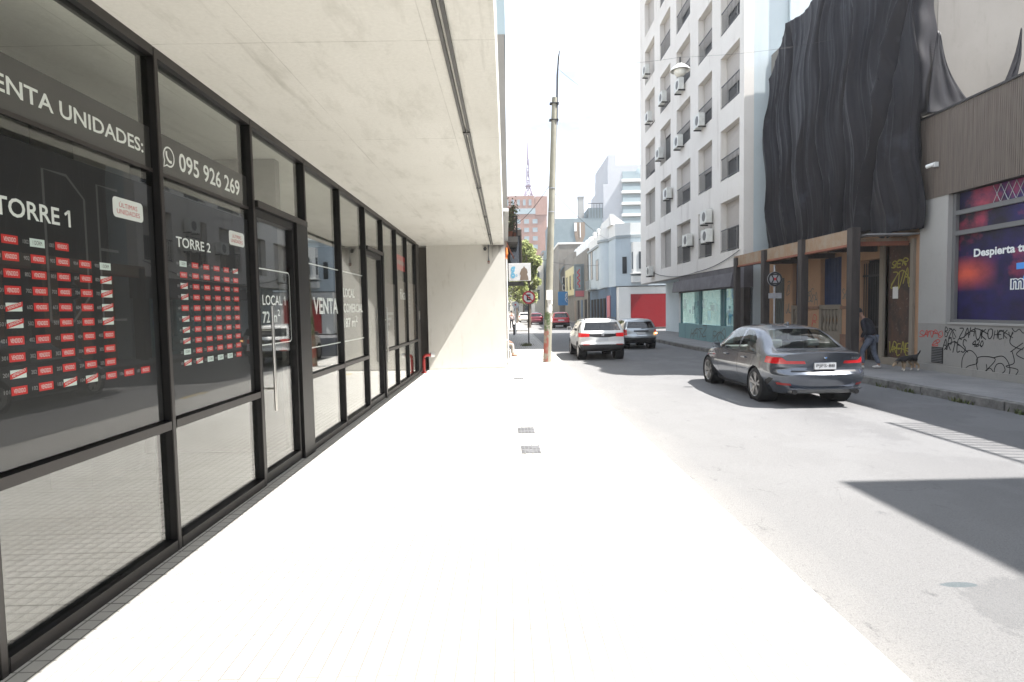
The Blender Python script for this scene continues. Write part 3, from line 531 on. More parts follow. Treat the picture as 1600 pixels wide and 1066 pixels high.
b = MB(); b.text('mo', fitR(12.70, 12.08, 2.20, 2.46, xp-.002), 0, .07); b.text('mo', fitR(12.66, 12.12, 2.225, 2.435, xp-.005), 1, .0); b.build('poster_brand', ['white', 'navy'], P, recalc=False)
t = b = MB(); b.box(XL-.012, XL-.001, 14.33, 14.72, .39, .80); gr = b.build('vent_grille', 'dmetal', LOW); b = MB()
for k in range(9): b.box(XL-.03, XL-.0125, 14.35, 14.70, .41+k*.043, .432+k*.043)
b.build('grille_slat', 'bar', gr)
def spray(parent, s, y0, y1, z0, z1, x, m, wd=.018, seed=1, slant=.15, n=1):
    rr = random.Random(seed+50); tl = tag_lines(s, jit=.16, seed=seed, slant=slant+rr.uniform(-.1, .3)); tl.append([(rr.uniform(0, .2), rr.uniform(-.1, .3)), (rr.uniform(.4, .6), rr.uniform(.2, .9)), (rr.uniform(.8, 1.1), rr.uniform(-.2, .4))])
    ls = [smoothline([(y0+(y1-y0)*p[0]*1.05, z0+(z1-z0)*p[1]) for p in l], 5) for l in tl]
    b = MB(); b.strokes(ls, lambda u, v: (x, u, v), wd); return b.build('graffiti', m, parent, recalc=False)
xg = XL-.004
spray(LOW, 'SANPO', 15.2, 14.42, 1.04, 1.24, xg, 'redspray', .022, 3); spray(LOW, '2', 14.72, 14.5, .8, .98, xg, 'redspray', .022, 2)
spray(LOW, 'BZC', 14.3, 13.95, 1.08, 1.33, xg, 'black', .022, 5); spray(LOW, 'ARTES', 14.38, 13.66, .72, 1.05, xg, 'black', .026, 6)
spray(LOW, 'ZAHUKO', 13.83, 12.92, 1.10, 1.34, xg, 'black', .026, 7); spray(LOW, '420', 13.44, 13.14, .90, 1.07, xg, 'black', .022, 8); spray(LOW, 'HEKY', 12.85, 12.38, 1.10, 1.33, xg, 'black', .02, 9)
b = MB(); F = lambda u, v: (xg, u, v)
big = [[(13.72, .24), (13.72, .55), (13.6, .75), (13.45, .78), (13.3, .66), (13.28, .5), (13.5, .42), (13.6, .36)], [(13.22, .2), (13.28, .62), (12.78, .64), (13.1, .28), (12.92, .42), (12.8, .3)], [(12.85, .66), (12.6, .72), (12.45, .6), (12.4, .4), (12.5, .22), (12.7, .2), (12.8, .36), (12.74, .52), (12.6, .55), (12.52, .42), (12.6, .33)], [(12.36, .85), (12.3, .6), (12.5, .5), (12.2, .45), (12.32, .22), (12.1, .2)], [(13.05, .18), (13.0, .36), (13.02, .5)]]
b.strokes([smoothline(l, 7) for l in big], F, .02); b.build('graffiti', 'black', LOW, recalc=False)
b = MB(); b.strokes([smoothline(l, 7) for l in [[(12.38, 1.36), (12.3, 1.28), (12.2, 1.34), (12.1, 1.26), (12.0, 1.36)], [(12.36, 1.28), (12.42, 1.05), (12.3, .95), (12.1, .9)], [(12.1, 1.05), (12.4, .83)], [(12.0, 1.0), (12.25, .8), (12.05, .7)]]], F, .02); b.build('graffiti', 'black', LOW, recalc=False)
spray(LOW, 'ROCO', 11.9, 10.9, .3, 1.1, xg, 'black', .026, 12)
t = thing('wall_camera', 'small white bullet camera on the brown ribbed cladding', 'camera', (XL-.04, 14.65, 5.45)); b = MB(); b.tube([(XL-.2, 14.78, 5.44), (XL-.12, 14.62, 5.47)], .05, 10); b.build('body', 'bulb', t, smooth=40); b = MB(); b.box(XL-.13, XL-.036, 14.58, 14.66, 5.40, 5.52); b.build('bracket', 'bulb', t)
t = thing('roof_railing', 'grey metal railing on the edge of the low shop roof', 'railing', (XL+.05, 6.5, 6.79)); b = MB()
for z in (6.9, 7.83): b.box(XL+.02, XL+.07, 5.0, 8.2, z, z+.05)
b.build('rail', 'rail', t); b = MB()
for k in range(20): b.tube([(XL+.045, 5.0+k*.165, 6.79), (XL+.045, 5.0+k*.165, 7.83)], .021, 6)
b.build('balusters', 'rail', t)

# tall building beside the camera on the right, the one that throws the near shadow
TB = thing('tall_building', 'plain grey block rising beside the low shop, out of the picture on the right', 'building', (XL, -4, .17))
b = MB(); b.box(XL, 22, -14, 4.6, .1, 11.5); b.build('wall', 'shopwall', TB); b = MB(); b.box(XL-.12, 22, -14, 4.65, 11.502, 11.72); b.build('cornice', 'pillar', TB)
for k in range(5):
    for f in range(3):
        w_ = MB(); y = -12.5+k*3.4; z = 4.4+f*2.6; w_.box(XL-.03, XL-.001, y, y+1.5, z, z+1.5); fr = w_.build('window', 'pillar', TB); q = MB(); q.box(XL-.04, XL-.031, y+.08, y+1.42, z+.08, z+1.42); q.build('pane', 'wglass', fr)

# ------------------------------------------------------------------ old draped house
XH = 11.2
HS = thing('old_house', 'old peach house front with blue shutters behind the propped canopy', 'house', (XH, 19.5, .17))
b = MB(); b.box(XH+.35, 21, 15.36, 24.1, .1, 12.4); b.build('party_wall', 'stucco', HS)
b = MB(); b.box(XH+.0, XH+.34, 15.36, 24.1, 4.0, 12.3); b.build('upper_wall', 'stone', HS)
ops = [(15.62, 16.74, .36, 3.62), (16.98, 17.94, .2, 3.3), (18.95, 20.22, 1.93, 3.55), (21.3, 22.2, 1.93, 3.55), (22.85, 23.85, .2, 3.05)]
b = MB(); y = 15.36
for (a, c, z0, z1) in ops:
    b.box(XH, XH+.34, y, a, .1, 3.998); b.box(XH, XH+.34, a, c, z1, 3.998)
    if z0 > .5: b.box(XH+.12, XH+.34, a, c, .1, z0)
    y = c
b.box(XH, XH+.34, y, 24.28, .1, 3.998); b.build('wall', 'peach', HS)
b = MB(); b.box(XH-.05, XH-.001, 18.0, 18.93, .1, .95); b.box(XH-.05, XH-.001, 20.24, 21.28, .1, .95); b.box(XH-.06, XH-.001, 18.0, 18.93, 1.78, 1.88); b.box(XH-.06, XH-.001, 20.24, 21.28, 1.78, 1.88); b.build('dado', mat('dado_brown', (.2, .11, .07), .8, var=.3), HS)
b = MB(); b.box(XH+.1, XH+.2, 15.62, 16.74, .36, 3.62); d = b.build('door', 'darkdoor', HS)
for (s, y0, y1, z0, z1, sd) in (('SER', 16.66, 16.0, 2.98, 3.2, 3), ('ZVAL', 16.66, 15.72, 2.42, 2.95, 4)): spray(d, s, y0, y1, z0, z1, XH+.096, 'yellow', .035, sd)
spray(d, 'VRENES', 16.7, 15.7, .5, .85, XH+.096, 'yellow', .03, 11)
b = MB(); b.box(XH+.09, XH+.099, 16.33, 16.55, 2.08, 2.42); b.build('notice', 'bulb', d)
b = MB(); b.box(XH-.08, XH+.12, 16.74, 16.9, .17, 3.7); b.box(XH-.08, XH+.12, 15.5, 15.62, .17, 3.7); b.box(XH-.15, XH+.3, 15.55, 16.8, .17, .36); b.build('door_frame', 'balus', HS)
b = MB(); b.box(XH+.28, XH+.33, 16.98, 17.94, .17, 3.3); g_ = b.build('doorway', 'dark', HS)
b = MB()
for k in range(9): y = 17.02+k*.11; b.tube([(XH+.1, y, .2), (XH+.1, y, 3.2)], .012, 6)
b.box(XH+.08, XH+.12, 16.98, 17.94, 2.78, 2.84); b.box(XH+.08, XH+.12, 16.98, 17.94, 1.2, 1.26); b.build('iron_gate', 'irong', HS)
for (a, c) in ((18.95, 20.22), (21.3, 22.2)):
    b = MB(); b.box(XH+.16, XH+.2, a, c, 1.93, 3.55); w_ = b.build('window', 'blueshut', HS); b = MB(); n = int((c-a)/.16)
    for k in range(n): b.box(XH+.145, XH+.159, a+.02+k*(c-a)/n, a-.02+(k+1)*(c-a)/n, 1.95, 3.53)
    b.build('shutter_board', 'blueshut', w_)
    b = MB(); b.box(XH-.02, XH+.119, a-.05, c+.05, 1.78, 1.93); b.box(XH-.02, XH+.119, a-.05, c+.05, .17, 1.0)
    b.box(XH-.0, XH+.06, a-.05, c+.05, 1.0, 1.02); n = int((c-a)/.24)
    for k in range(n):
        y = a+.12+(k+.5)*(c-a-.24)/n
        b.lathe([(.05, 0), (.085, .12), (.03, .38), (.085, .64), (.05, .76)], (XH+.06, y, 1.02), 'z', 10)
    b.box(XH-.02, XH+.119, a-.05, a+.10, 1.02, 1.78); b.box(XH-.02, XH+.119, c-.10, c+.05, 1.02, 1.78); b.build('balustrade', 'balus', HS, smooth=40)
b = MB(); b.box(XH+.12, XH+.2, 22.85, 23.85, .17, 3.05); d = b.build('door', 'greydoor', HS); b = MB(); F2 = lambda u, v: (XH+.115, u, v)
b.strokes([smoothline(l, 6) for l in [[(23.7, 1.2), (23.75, 2.0), (23.5, 2.4), (23.25, 2.0), (23.3, 1.2), (23.5, 1.0), (23.7, 1.2)], [(23.6, 1.4), (23.5, 2.1), (23.35, 1.4)], [(23.1, 2.5), (22.95, 1.8), (23.1, 1.2), (22.95, .8)]]], F2, .05); b.build('graffiti', 'greens', d, recalc=False)
spray(HS, 'KE', 21.25, 20.85, 2.1, 2.5, XH-.004, 'greens', .03, 21); spray(HS, 'SOB', 18.9, 18.4, 2.05, 2.45, XH-.004, 'greens', .03, 22); spray(HS, 'SA', 20.9, 20.4, 2.0, 2.5, XH-.004, 'greens', .03, 23); spray(HS, 'P', 20.8, 20.5, 1.1, 1.6, XH-.004, 'redspray', .03, 24)
spray(HS, 'Z', 22.7, 22.4, 2.4, 2.9, XH-.004, 'greens', .03, 25); spray(HS, 'UL', 22.75, 22.3, 1.6, 2.0, XH-.004, 'greens', .03, 26)
b = MB(); b.box(13.2, 13.6, 15.32, 15.355, 11.2, 11.7); b.build('bare_brick', 'brickc', HS)

# propped canopy over the pavement
CN = thing('propped_canopy', 'flaking orange canopy held on four dark timber posts over the pavement', 'canopy', (9.6, 19.5, .17))
b = MB(); b.box(9.52, 9.66, 15.72, 23.75, 3.60, 4.0); b.build('fascia', 'canopy', CN)
b = MB(); b.box(9.50, 9.68, 15.70, 23.77, 3.535, 3.598); b.box(9.68, 11.15, 15.72, 15.80, 3.54, 3.66); b.build('rust_edge', 'rustred', CN)
b = MB(); b.box(9.68, 11.15, 15.8, 23.75, 3.67, 3.75); b.build('slab', 'canopy', CN)
b = MB(); b.box(9.72, 11.15, 15.3, 15.75, 3.79, 3.83); b.build('tin_sheet', 'sheet', CN)
for y in (17.0, 19.2, 21.4): b = MB(); b.box(9.68, 11.12, y, y+.12, 3.5, 3.668); b.build('joist', 'timber', CN)
for (y, x, wd, top) in ((23.45, 9.6, .115, 3.92), (20.85, 9.58, .12, 3.96), (18.2, 9.58, .125, 4.02), (15.58, 9.6, .125, 4.02)):
    b = MB(); b.box(x-wd-.06, x+wd-.06-.02, y-wd, y+wd, .17, top); b.build('post', 'timber', CN, bevel=.01)

# black tarpaulin draped down the upper front of the old house
from mathutils import noise as NZ
def ridge(v): return (1-abs(2*(v-math.floor(v))-1))
def fold(y, z):
    s = (z-4.0)/8.3
    w1 = NZ.noise(Vector((y*.35, z*.13, 1.7))); w2 = NZ.noise(Vector((y*.9, z*.30, 5.1))); w3 = NZ.noise(Vector((y*2.2, z*.55, 9.3)))
    u = y+.5*w1+.25*w2+.03*(z-8)*sin(y*.5)
    f = .13*w1+.09*w2
    amp = .5+1.5*abs(NZ.noise(Vector((y*.5, z*.12, 3.3))))
    f += .11*amp*ridge(u*.72)**1.4 + .075*amp*ridge(u*1.63+.3+.2*w3)**3*(1.25-s*.6) + .035*ridge(u*3.4+.5*w3)**4
    f += .03*w3+.014*NZ.noise(Vector((y*4.5, z*1.2, 2.2)))+.004*NZ.noise(Vector((y*10, z*5, 7.7)))
    for (yc, k, zc, a_, wd, z0, z1) in ((21.3, .02, 8, -.34, .09, 3, 12.2), (19.15, -.03, 8, -.42, .10, 3, 13), (18.75, -.02, 8, .14, .12, 3, 13), (17.7, -.10, 8, -.26, .07, 3, 11), (16.3, -.28, 7.5, .17, .10, 3, 10.5), (16.0, -.28, 7.5, -.22, .09, 3, 10), (22.3, .04, 7, -.2, .07, 3, 10), (20.3, -.12, 6, .12, .10, 3, 8.5), (18.3, .22, 5.2, .12, .12, 3, 6.6)):
        if z0 < z < z1: d = (y-yc)-(z-zc)*k-.12*w1; f += a_*math.exp(-(d/wd)**2)*min(1, (z-z0)/1.0, (z1-z)/1.0)
    bell = .26*sin(pi*min(1, max(0, 1.05-s)))
    return f+bell
TR = MB(); NU, NV = 240, 130
def ytop(z): return 22.95-.10*max(0, z-9)**1.0+.25*sin(z*1.3)*.5
vs = []; fs = []
for j in range(NV+1):
    for i in range(NU+1):
        s = j/NV; t_ = i/NU
        y = 14.95+(23.3-.45*s-14.95)*t_
        ztop = 12.5-.45*max(0, (y-19.2)/3.2)**1.3+.18*sin(y*2.1)
        if y > 21.5: ztop -= (y-21.5)*.75
        zb = 3.72+.12*sin(y*2.6)+.1*sin(y*5.3) + (.28 if y > 16 else .1)
        if y < 15.9: zb = 3.9
        z = zb+(ztop-zb)*s
        x = XH-.42-fold(y, z)*.9
        if y < 15.6: x += (15.6-y)*.3
        vs.append((x, y+.12*sin(z*1.9+y), z)); fs
for j in range(NV):
    for i in range(NU):
        a = j*(NU+1)+i; fs.append((a, a+1, a+NU+2, a+NU+1))
TR.add(vs, fs)
# top edge runs back over the roof, the near edge wraps round the party wall
top = [vs[NV*(NU+1)+i] for i in range(NU+1)]
TR.add(top+[(13.5, p[1], 12.45) for p in top], [(i, i+1, NU+2+i, NU+1+i) for i in range(NU)])
nz = 40; e = [vs[j*(NU+1)] for j in range(NV+1)]
flap = []
for j, p in enumerate(e):
    z = p[2]; xx = 11.42+.06*sin(z*2.4)
    if z < 6.9: xx = XH-.12
    flap.append((xx, 15.25+.03*sin(z*4), z))
    flap.append((p[0]*.6+xx*.4, 15.04+.05*sin(z*2.1+1)+.03*sin(z*6), z))
m = len(e); TR.add(list(e)+[flap[2*j+1] for j in range(m)]+[flap[2*j] for j in range(m)], [(j, j+1, m+j+1, m+j) for j in range(m-1)]+[(m+j, m+j+1, 2*m+j+1, 2*m+j) for j in range(m-1)])
o = TR.build('black_tarpaulin', 'tarp', None, smooth=80, recalc=False); setp(o, 'huge black tarpaulin hanging in folds down the front of the old house', 'tarpaulin')
sm = o.modifiers.new('thick', 'SOLIDIFY'); sm.thickness = .012
# the two stray corners of sheet tied off over the low roof
def flap(lab, L, Rr, seed):
    b = MB(); nu, nv = 14, 18; vs = []; r = random.Random(seed)
    l = smoothline([Vector(p) for p in L], 8); q = smoothline([Vector(p) for p in Rr], 8)
    for j in range(nv+1):
        t = j/nv; a = l[round(t*(len(l)-1))]; c = q[round(t*(len(q)-1))]
        for i in range(nu+1):
            u = i/nu; p = a.lerp(c, u); p.y += .05*ridge(u*2.6+.4*t)*t-.02+.02*NZ.noise(Vector((u*5, t*3, seed))); vs.append(p)
    b.add(vs, [(j*(nu+1)+i, j*(nu+1)+i+1, (j+1)*(nu+1)+i+1, (j+1)*(nu+1)+i) for j in range(nv) for i in range(nu)])
    o = b.build('tarpaulin_flap', 'tarp', None, smooth=70, recalc=False); setp(o, lab, 'tarpaulin'); sm = o.modifiers.new('thick', 'SOLIDIFY'); sm.thickness = .01
flap('curved black flap of sheet sweeping down from the big tarpaulin onto the low roof', [(11.35, 15.12, 9.0), (11.2, 15.05, 8.2), (11.05, 14.95, 7.4), (10.95, 14.85, 6.83)], [(11.42, 15.12, 8.95), (11.58, 15.07, 8.15), (11.86, 15.0, 7.5), (12.2, 14.95, 7.05), (12.62, 14.88, 6.83)], 3)
flap('thin pointed shred of black sheet standing against the pale party wall', [(13.52, 15.1, 9.05), (13.32, 15.05, 8.3), (12.98, 15.0, 7.5), (12.45, 14.9, 6.83)], [(13.55, 15.1, 9.0), (13.5, 15.05, 8.2), (13.28, 15.0, 7.45), (12.85, 14.9, 6.84)], 5)

# ------------------------------------------------------------------ white apartment block
XW = 10.15
WB = thing('apartment_block', 'tall white apartment block with shuttered windows and railings at the corner', 'apartment block', (XW, 33, .17))
cols = [(38.62, 41.2), (34.97, 37.26), (31.29, 33.77), (28.03, 30.02), (24.76, 26.93)]
NF = 8; zs0, fh, hh = 4.43, 3.3, 2.31
ztop = zs0+NF*fh+.6
b = MB(); D_ = .42; ys = [24.3]+[v for c in reversed(cols) for v in c]+[42.75]
for i in range(0, len(ys), 2): b.box(XW, XW+D_, ys[i], ys[i+1], 3.70, ztop)
for (a, c) in cols:
    zb = 3.70
    for f in range(NF): b.box(XW+.001, XW+D_, a, c, zb, zs0+f*fh); zb = zs0+f*fh+hh
    b.box(XW+.001, XW+D_, a, c, zb, ztop)
b.build('front_wall', 'wfac', WB)
b = MB(); b.box(XW+D_+.002, 11.98, 24.3, 42.75, 3.70, ztop); b.box(XW+D_+.01, 12.0, 24.32, 33.0, .1, 3.699); b.build('side_wall', 'gable', WB)
b = MB(); b.box(11.99, 20, 24.13, 42.7, .1, ztop+4); b.build('stair_block', 'gable', WB)
b = MB(); b.box(XW+.02, XW+D_-.02, 33.86, 42.7, 3.66, 3.699); b.build('overhang_soffit', 'shutgrey', WB)
# ground floor shop
b = MB(); b.box(XW+.02, XW+.4, 25.05, 33.5, .1, 1.0); b.build('plinth', 'teal', WB)
b = MB(); b.prism([(XW+.4, 33.0), (XW+.02, 33.5), (XW+.4, 33.9), (13.5, 38.0), (16, 38.0), (16, 33.0)], 'z', .1, 3.69); b.build('chamfered_wall', 'pwhite', WB)
b = MB(); b.prism([(XW-.30, 2.80), (XW-.001, 2.80), (XW-.001, 3.42), (XW-.18, 3.42)], 'y', 25.0, 33.8); b.box(XW+.02, XW+.42, 24.3, 33.5, 2.74, 3.698); b.build('awning', 'awn', WB)
for (a, c, m) in ((30.05, 33.1, 'post1'), (27.0, 29.8, 'post1'), (25.1, 26.5, 'post2')):
    b = MB(); b.box(XW+.12, XW+.16, a, c, 1.0, 2.74); w_ = b.build('shop_window', m, WB); b = MB()
    for (p, q) in ((a-.06, a), (c, c+.06)): b.box(XW+.03, XW+.16, p, q, 1.0, 2.74)
    b.build('frame', 'teal', w_)
    pr = random.Random(int(a*10))
    for k in range(13):
        py, pz = pr.uniform(a+.1, c-.5), pr.uniform(1.05, 2.2); pw, ph = pr.uniform(.25, .6), pr.uniform(.2, .6); b = MB(); b.box(XW+.112-.001*k, XW+.1195, py, min(c-.02, py+pw), pz, min(2.7, pz+ph)); b.build('poster', pr.choice(['mint', 'pink', 'bsign', 'logolb', 'lglass', 'teal', 'navy', 'lglass', 'mint', 'pblue']), w_)
    b = MB(); b.box(XW+.08, XW+.086, a, c, 1.0, 2.74); b.build('pane', 'oldpane', w_)
b = MB(); b.box(XW+.02, XW+.3, 24.3, 24.95, .1, 2.74); b.build('door', 'timber', WB)
spray(WB, 'HATZ', 31.4, 29.0, .3, .9, XW+.014, 'greens', .05, 31); spray(WB, 'EKO', 28.0, 26.4, .3, .85, XW+.014, 'greens', .05, 32)
r_ = random.Random(11)
low = {(0, 4): .52, (0, 3): .35, (0, 2): .34, (1, 1): .28, (2, 1): .25, (0, 1): 1., (0, 0): 1., (1, 0): 1., (2, 4): .62, (1, 4): .6, (1, 3): .55, (1, 2): .6, (2, 3): .62, (2, 2): .6, (3, 4): .6, (3, 2): .55, (3, 3): .66}
for c_, (a, c) in enumerate(cols):
    for f in range(NF):
        z0 = zs0+f*fh; z1 = z0+hh; fr = low.get((f, c_), r_.choice([.6, .65, .75, 1.]) if c_ > 1 else r_.choice([1., 1., .8]))
        b = MB(); b.box(XW+.37, XW+.40, a, c, z0, z1); w_ = b.build('window', 'wglass', WB)
        b = MB(); b.box(XW+.30, XW+.33, a+.01, c-.01, z1-(z1-z0)*fr, z1-.01); nsl = int((z1-z0)*fr/.12)
        for k in range(nsl): z = z1-.02-k*.12; b.box(XW+.292, XW+.2999, a+.012, c-.012, z-.105, z)
        b.build('shutter', 'shutter' if (f, c_) not in ((0, 1), (1, 0)) else 'shutgrey', w_)
        b = MB(); b.box(XW+.34, XW+.369, a+.002, a+.06, z0, z1-.001); b.box(XW+.34, XW+.369, c-.06, c-.002, z0, z1-.001); b.box(XW+.34, XW+.369, (a+c)/2-.03, (a+c)/2+.03, z0, z1-.001); b.build('frame', 'shutgrey', w_)
        if c_ >= 2 or r_.random() < .2:
            b = MB(); hr = 1.05; b.box(XW+.03, XW+.06, a+.001, c-.001, z0+hr-.04, z0+hr); b.box(XW+.03, XW+.06, a+.001, c-.001, z0+.08, z0+.11); n = int((c-a)/.14)
            for k in range(1, n): y = a+k*(c-a)/n; b.box(XW+.036, XW+.052, y-.008, y+.008, z0+.11, z0+hr-.04)
            b.build('railing', 'rail', w_)
# air conditioners, each hung on the front
rows = ['lowest', 'second', 'third', 'fourth', 'fifth']; cname = ['farthest from the draped house', 'fourth from the draped house', 'in the middle', 'second from the draped house', 'nearest the draped house']
acs = [(40.0, 18.18, 'white air conditioner highest up, in the farthest window column'), (35.9, 14.85, 'white air conditioner at the fourth window row in the second farthest column'), (32.5, 14.3, 'white air conditioner behind the hanging street lamp'), (39.4, 14.83, 'white air conditioner beside the farthest column at the fourth window row'),
 (29.2, 11.27, 'white air conditioner on the third window row, second column from the draped house'), (32.7, 11.26, 'white air conditioner on the third window row in the middle column'), (36.7, 11.66, 'greyish air conditioner below the third row window with half open shutter'), (34.9, 8.81, 'white air conditioner in front of the dark second row window'),
 (31.1, 5.54, 'white air conditioner before the lowest middle window'), (28.2, 6.33, 'upper white air conditioner of the pair stacked at a lowest row window'), (28.1, 5.39, 'lower white air conditioner of the pair stacked at a lowest row window'), (39.25, 4.42, 'grey air conditioner low on the corner below the lowest windows')]
ac0 = None
for (y, z, lab) in acs:
    if ac0 is None:
        ac0 = t = thing('air_conditioner', lab, 'air conditioner', (0, 0, 0), 0, 'air conditioners on the white block')
        b = MB(); b.box(-.36, -.06, -.44, .44, -.32, .32); b.build('casing', 'acw', t, bevel=.02, world=False)
        b = MB(); b.lathe([(0, -.372), (.20, -.372), (.23, -.362), (.23, -.3605)], (0, -.1, 0), 'x', 20); b.build('fan_grille', 'acd', t, world=False)
        for q in (-.38, .32): b = MB(); b.box(-.36, .02, q, q+.06, -.38, -.322); b.build('bracket', 'dmetal', t, world=False)
        o = t
    else: o = copy_tree(ac0)
    o['label'] = lab; o.location = (XW-.03, y, z)

# no parking sign standing by the canopy
t = thing('no_parking_sign', 'round no parking sign seen among the canopy posts on the right pavement', 'sign', (9.08, 19.2, .17))
b = MB(); b.tube([(9.08, 19.22, .17), (9.08, 19.22, 3.3)], .03, 8); b.build('post', 'galv', t, smooth=50)
b = MB(); b.lathe([(0, .0), (.25, .0), (.25, .02), (0, .02)], (9.07, 19.16, 2.83), 'y', 28); dsc = b.build('disc', 'signback', t)
b = MB(); FS = lambda u, v: (9.07+u, 19.155, 2.83+v)
b.strokes([[(.215*cos(a), .215*sin(a)) for a in [2*pi*k/32 for k in range(33)]]], FS, .06); b.strokes([smoothline([(-.12, .15), (-.05, 0), (-.12, -.15)], 6), smoothline([(.12, .15), (.05, 0), (.12, -.15)], 6), [(-.13, .15), (.13, .15)], [(-.13, -.15), (.13, -.15)]], FS, .04); b.build('black_ring', 'signblack', dsc, recalc=False)
b = MB(); b.add([FS(.05*cos(2*pi*k/10), .05*sin(2*pi*k/10)-.0) for k in range(10)], [tuple(range(10))]); b.build('red_spot', 'signred', dsc, recalc=False)
b = MB(); b.box(8.86, 9.30, 19.16, 19.175, 2.18, 2.36); b.build('plate', 'signback', t)
# hanging street lamp on a span wire
t = thing('hanging_street_lamp', 'white hanging street lamp strung on a wire over the road', 'street lamp', (5.59, 18.2, 9.31))
b = MB(); b.lathe([(0, .19), (.08, .185), (.16, .13), (.28, .03), (.31, -.02), (.30, -.03), (.26, .02)], (5.59, 18.2, 9.36), 'z', 24); b.build('shade', 'bulb', t, smooth=50)
b = MB(); b.lathe([(.2, -.02), (.19, -.10), (.12, -.17), (0, -.19)], (5.59, 18.2, 9.36), 'z', 20); b.build('globe', 'acw', t, smooth=50); b = MB(); b.tube([(5.59, 18.2, 9.54), (5.59, 18.2, 9.75)], .03, 8); b.build('hanger', 'dmetal', t)
def cable(lab, pts, r=.012, sag=0, n=14):
    q = []
    for i in range(len(pts)-1):
        a, c = Vector(pts[i]), Vector(pts[i+1])
        for k in range(n): s = k/n; p = a.lerp(c, s); p.z -= sag*4*s*(1-s); q.append(p)
    q.append(Vector(pts[-1])); o = MB().tube(q, r, 5).build('overhead_cable', 'wire', None, recalc=False); setp(o, lab, 'cable')
cable('thin span wire carrying the hanging street lamp from pole to draped house', [(1.93, 19.8, 10.3), (5.59, 18.2, 9.75), (10.8, 18.2, 10.3)], .004, .12)
cable('black cable looping along the bottom edge of the white front', [(10.12, 41.0, 4.9), (10.1, 36.5, 3.95), (10.1, 30.0, 3.78), (10.1, 24.6, 4.35)], .018, .15)
cable('dark cable hanging down the bluish gable beside the tarpaulin', [(11.65, 24.25, 12.4), (11.35, 24.25, 12.3), (11.3, 24.25, 8.0), (11.4, 24.25, 4.4)], .014, 0)
# ------------------------------------------------------------------ cars: a lofted shell cut into body, windows, lamps and arches
def pchip(xs, ys, x):
    n = len(xs)
    if x <= xs[0]: return ys[0]
    if x >= xs[-1]: return ys[-1]
    h = [xs[i+1]-xs[i] for i in range(n-1)]; d = [(ys[i+1]-ys[i])/h[i] for i in range(n-1)]
    m = [d[0]]+[0 if d[i-1]*d[i] <= 0 else 2*d[i-1]*d[i]/(d[i-1]+d[i]) for i in range(1, n-1)]+[d[-1]]
    for i in range(n-1):
        if x <= xs[i+1]:
            t = (x-xs[i])/h[i]
            return (2*t**3-3*t*t+1)*ys[i]+(t**3-2*t*t+t)*h[i]*m[i]+(-2*t**3+3*t*t)*ys[i+1]+(t**3-t*t)*h[i]*m[i+1]
def in_poly(p, poly):
    x, y = p; c = False; n = len(poly)
    for i in range(n):
        (x1, y1), (x2, y2) = poly[i], poly[(i+1) % n]
        if (y1 > y) != (y2 > y) and x < (x2-x1)*(y-y1)/(y2-y1)+x1: c = not c
    return c
def circle(cy, cz, r, n=22): return [(cy+r*cos(2*pi*k/n), cz+r*sin(2*pi*k/n)) for k in range(n)]
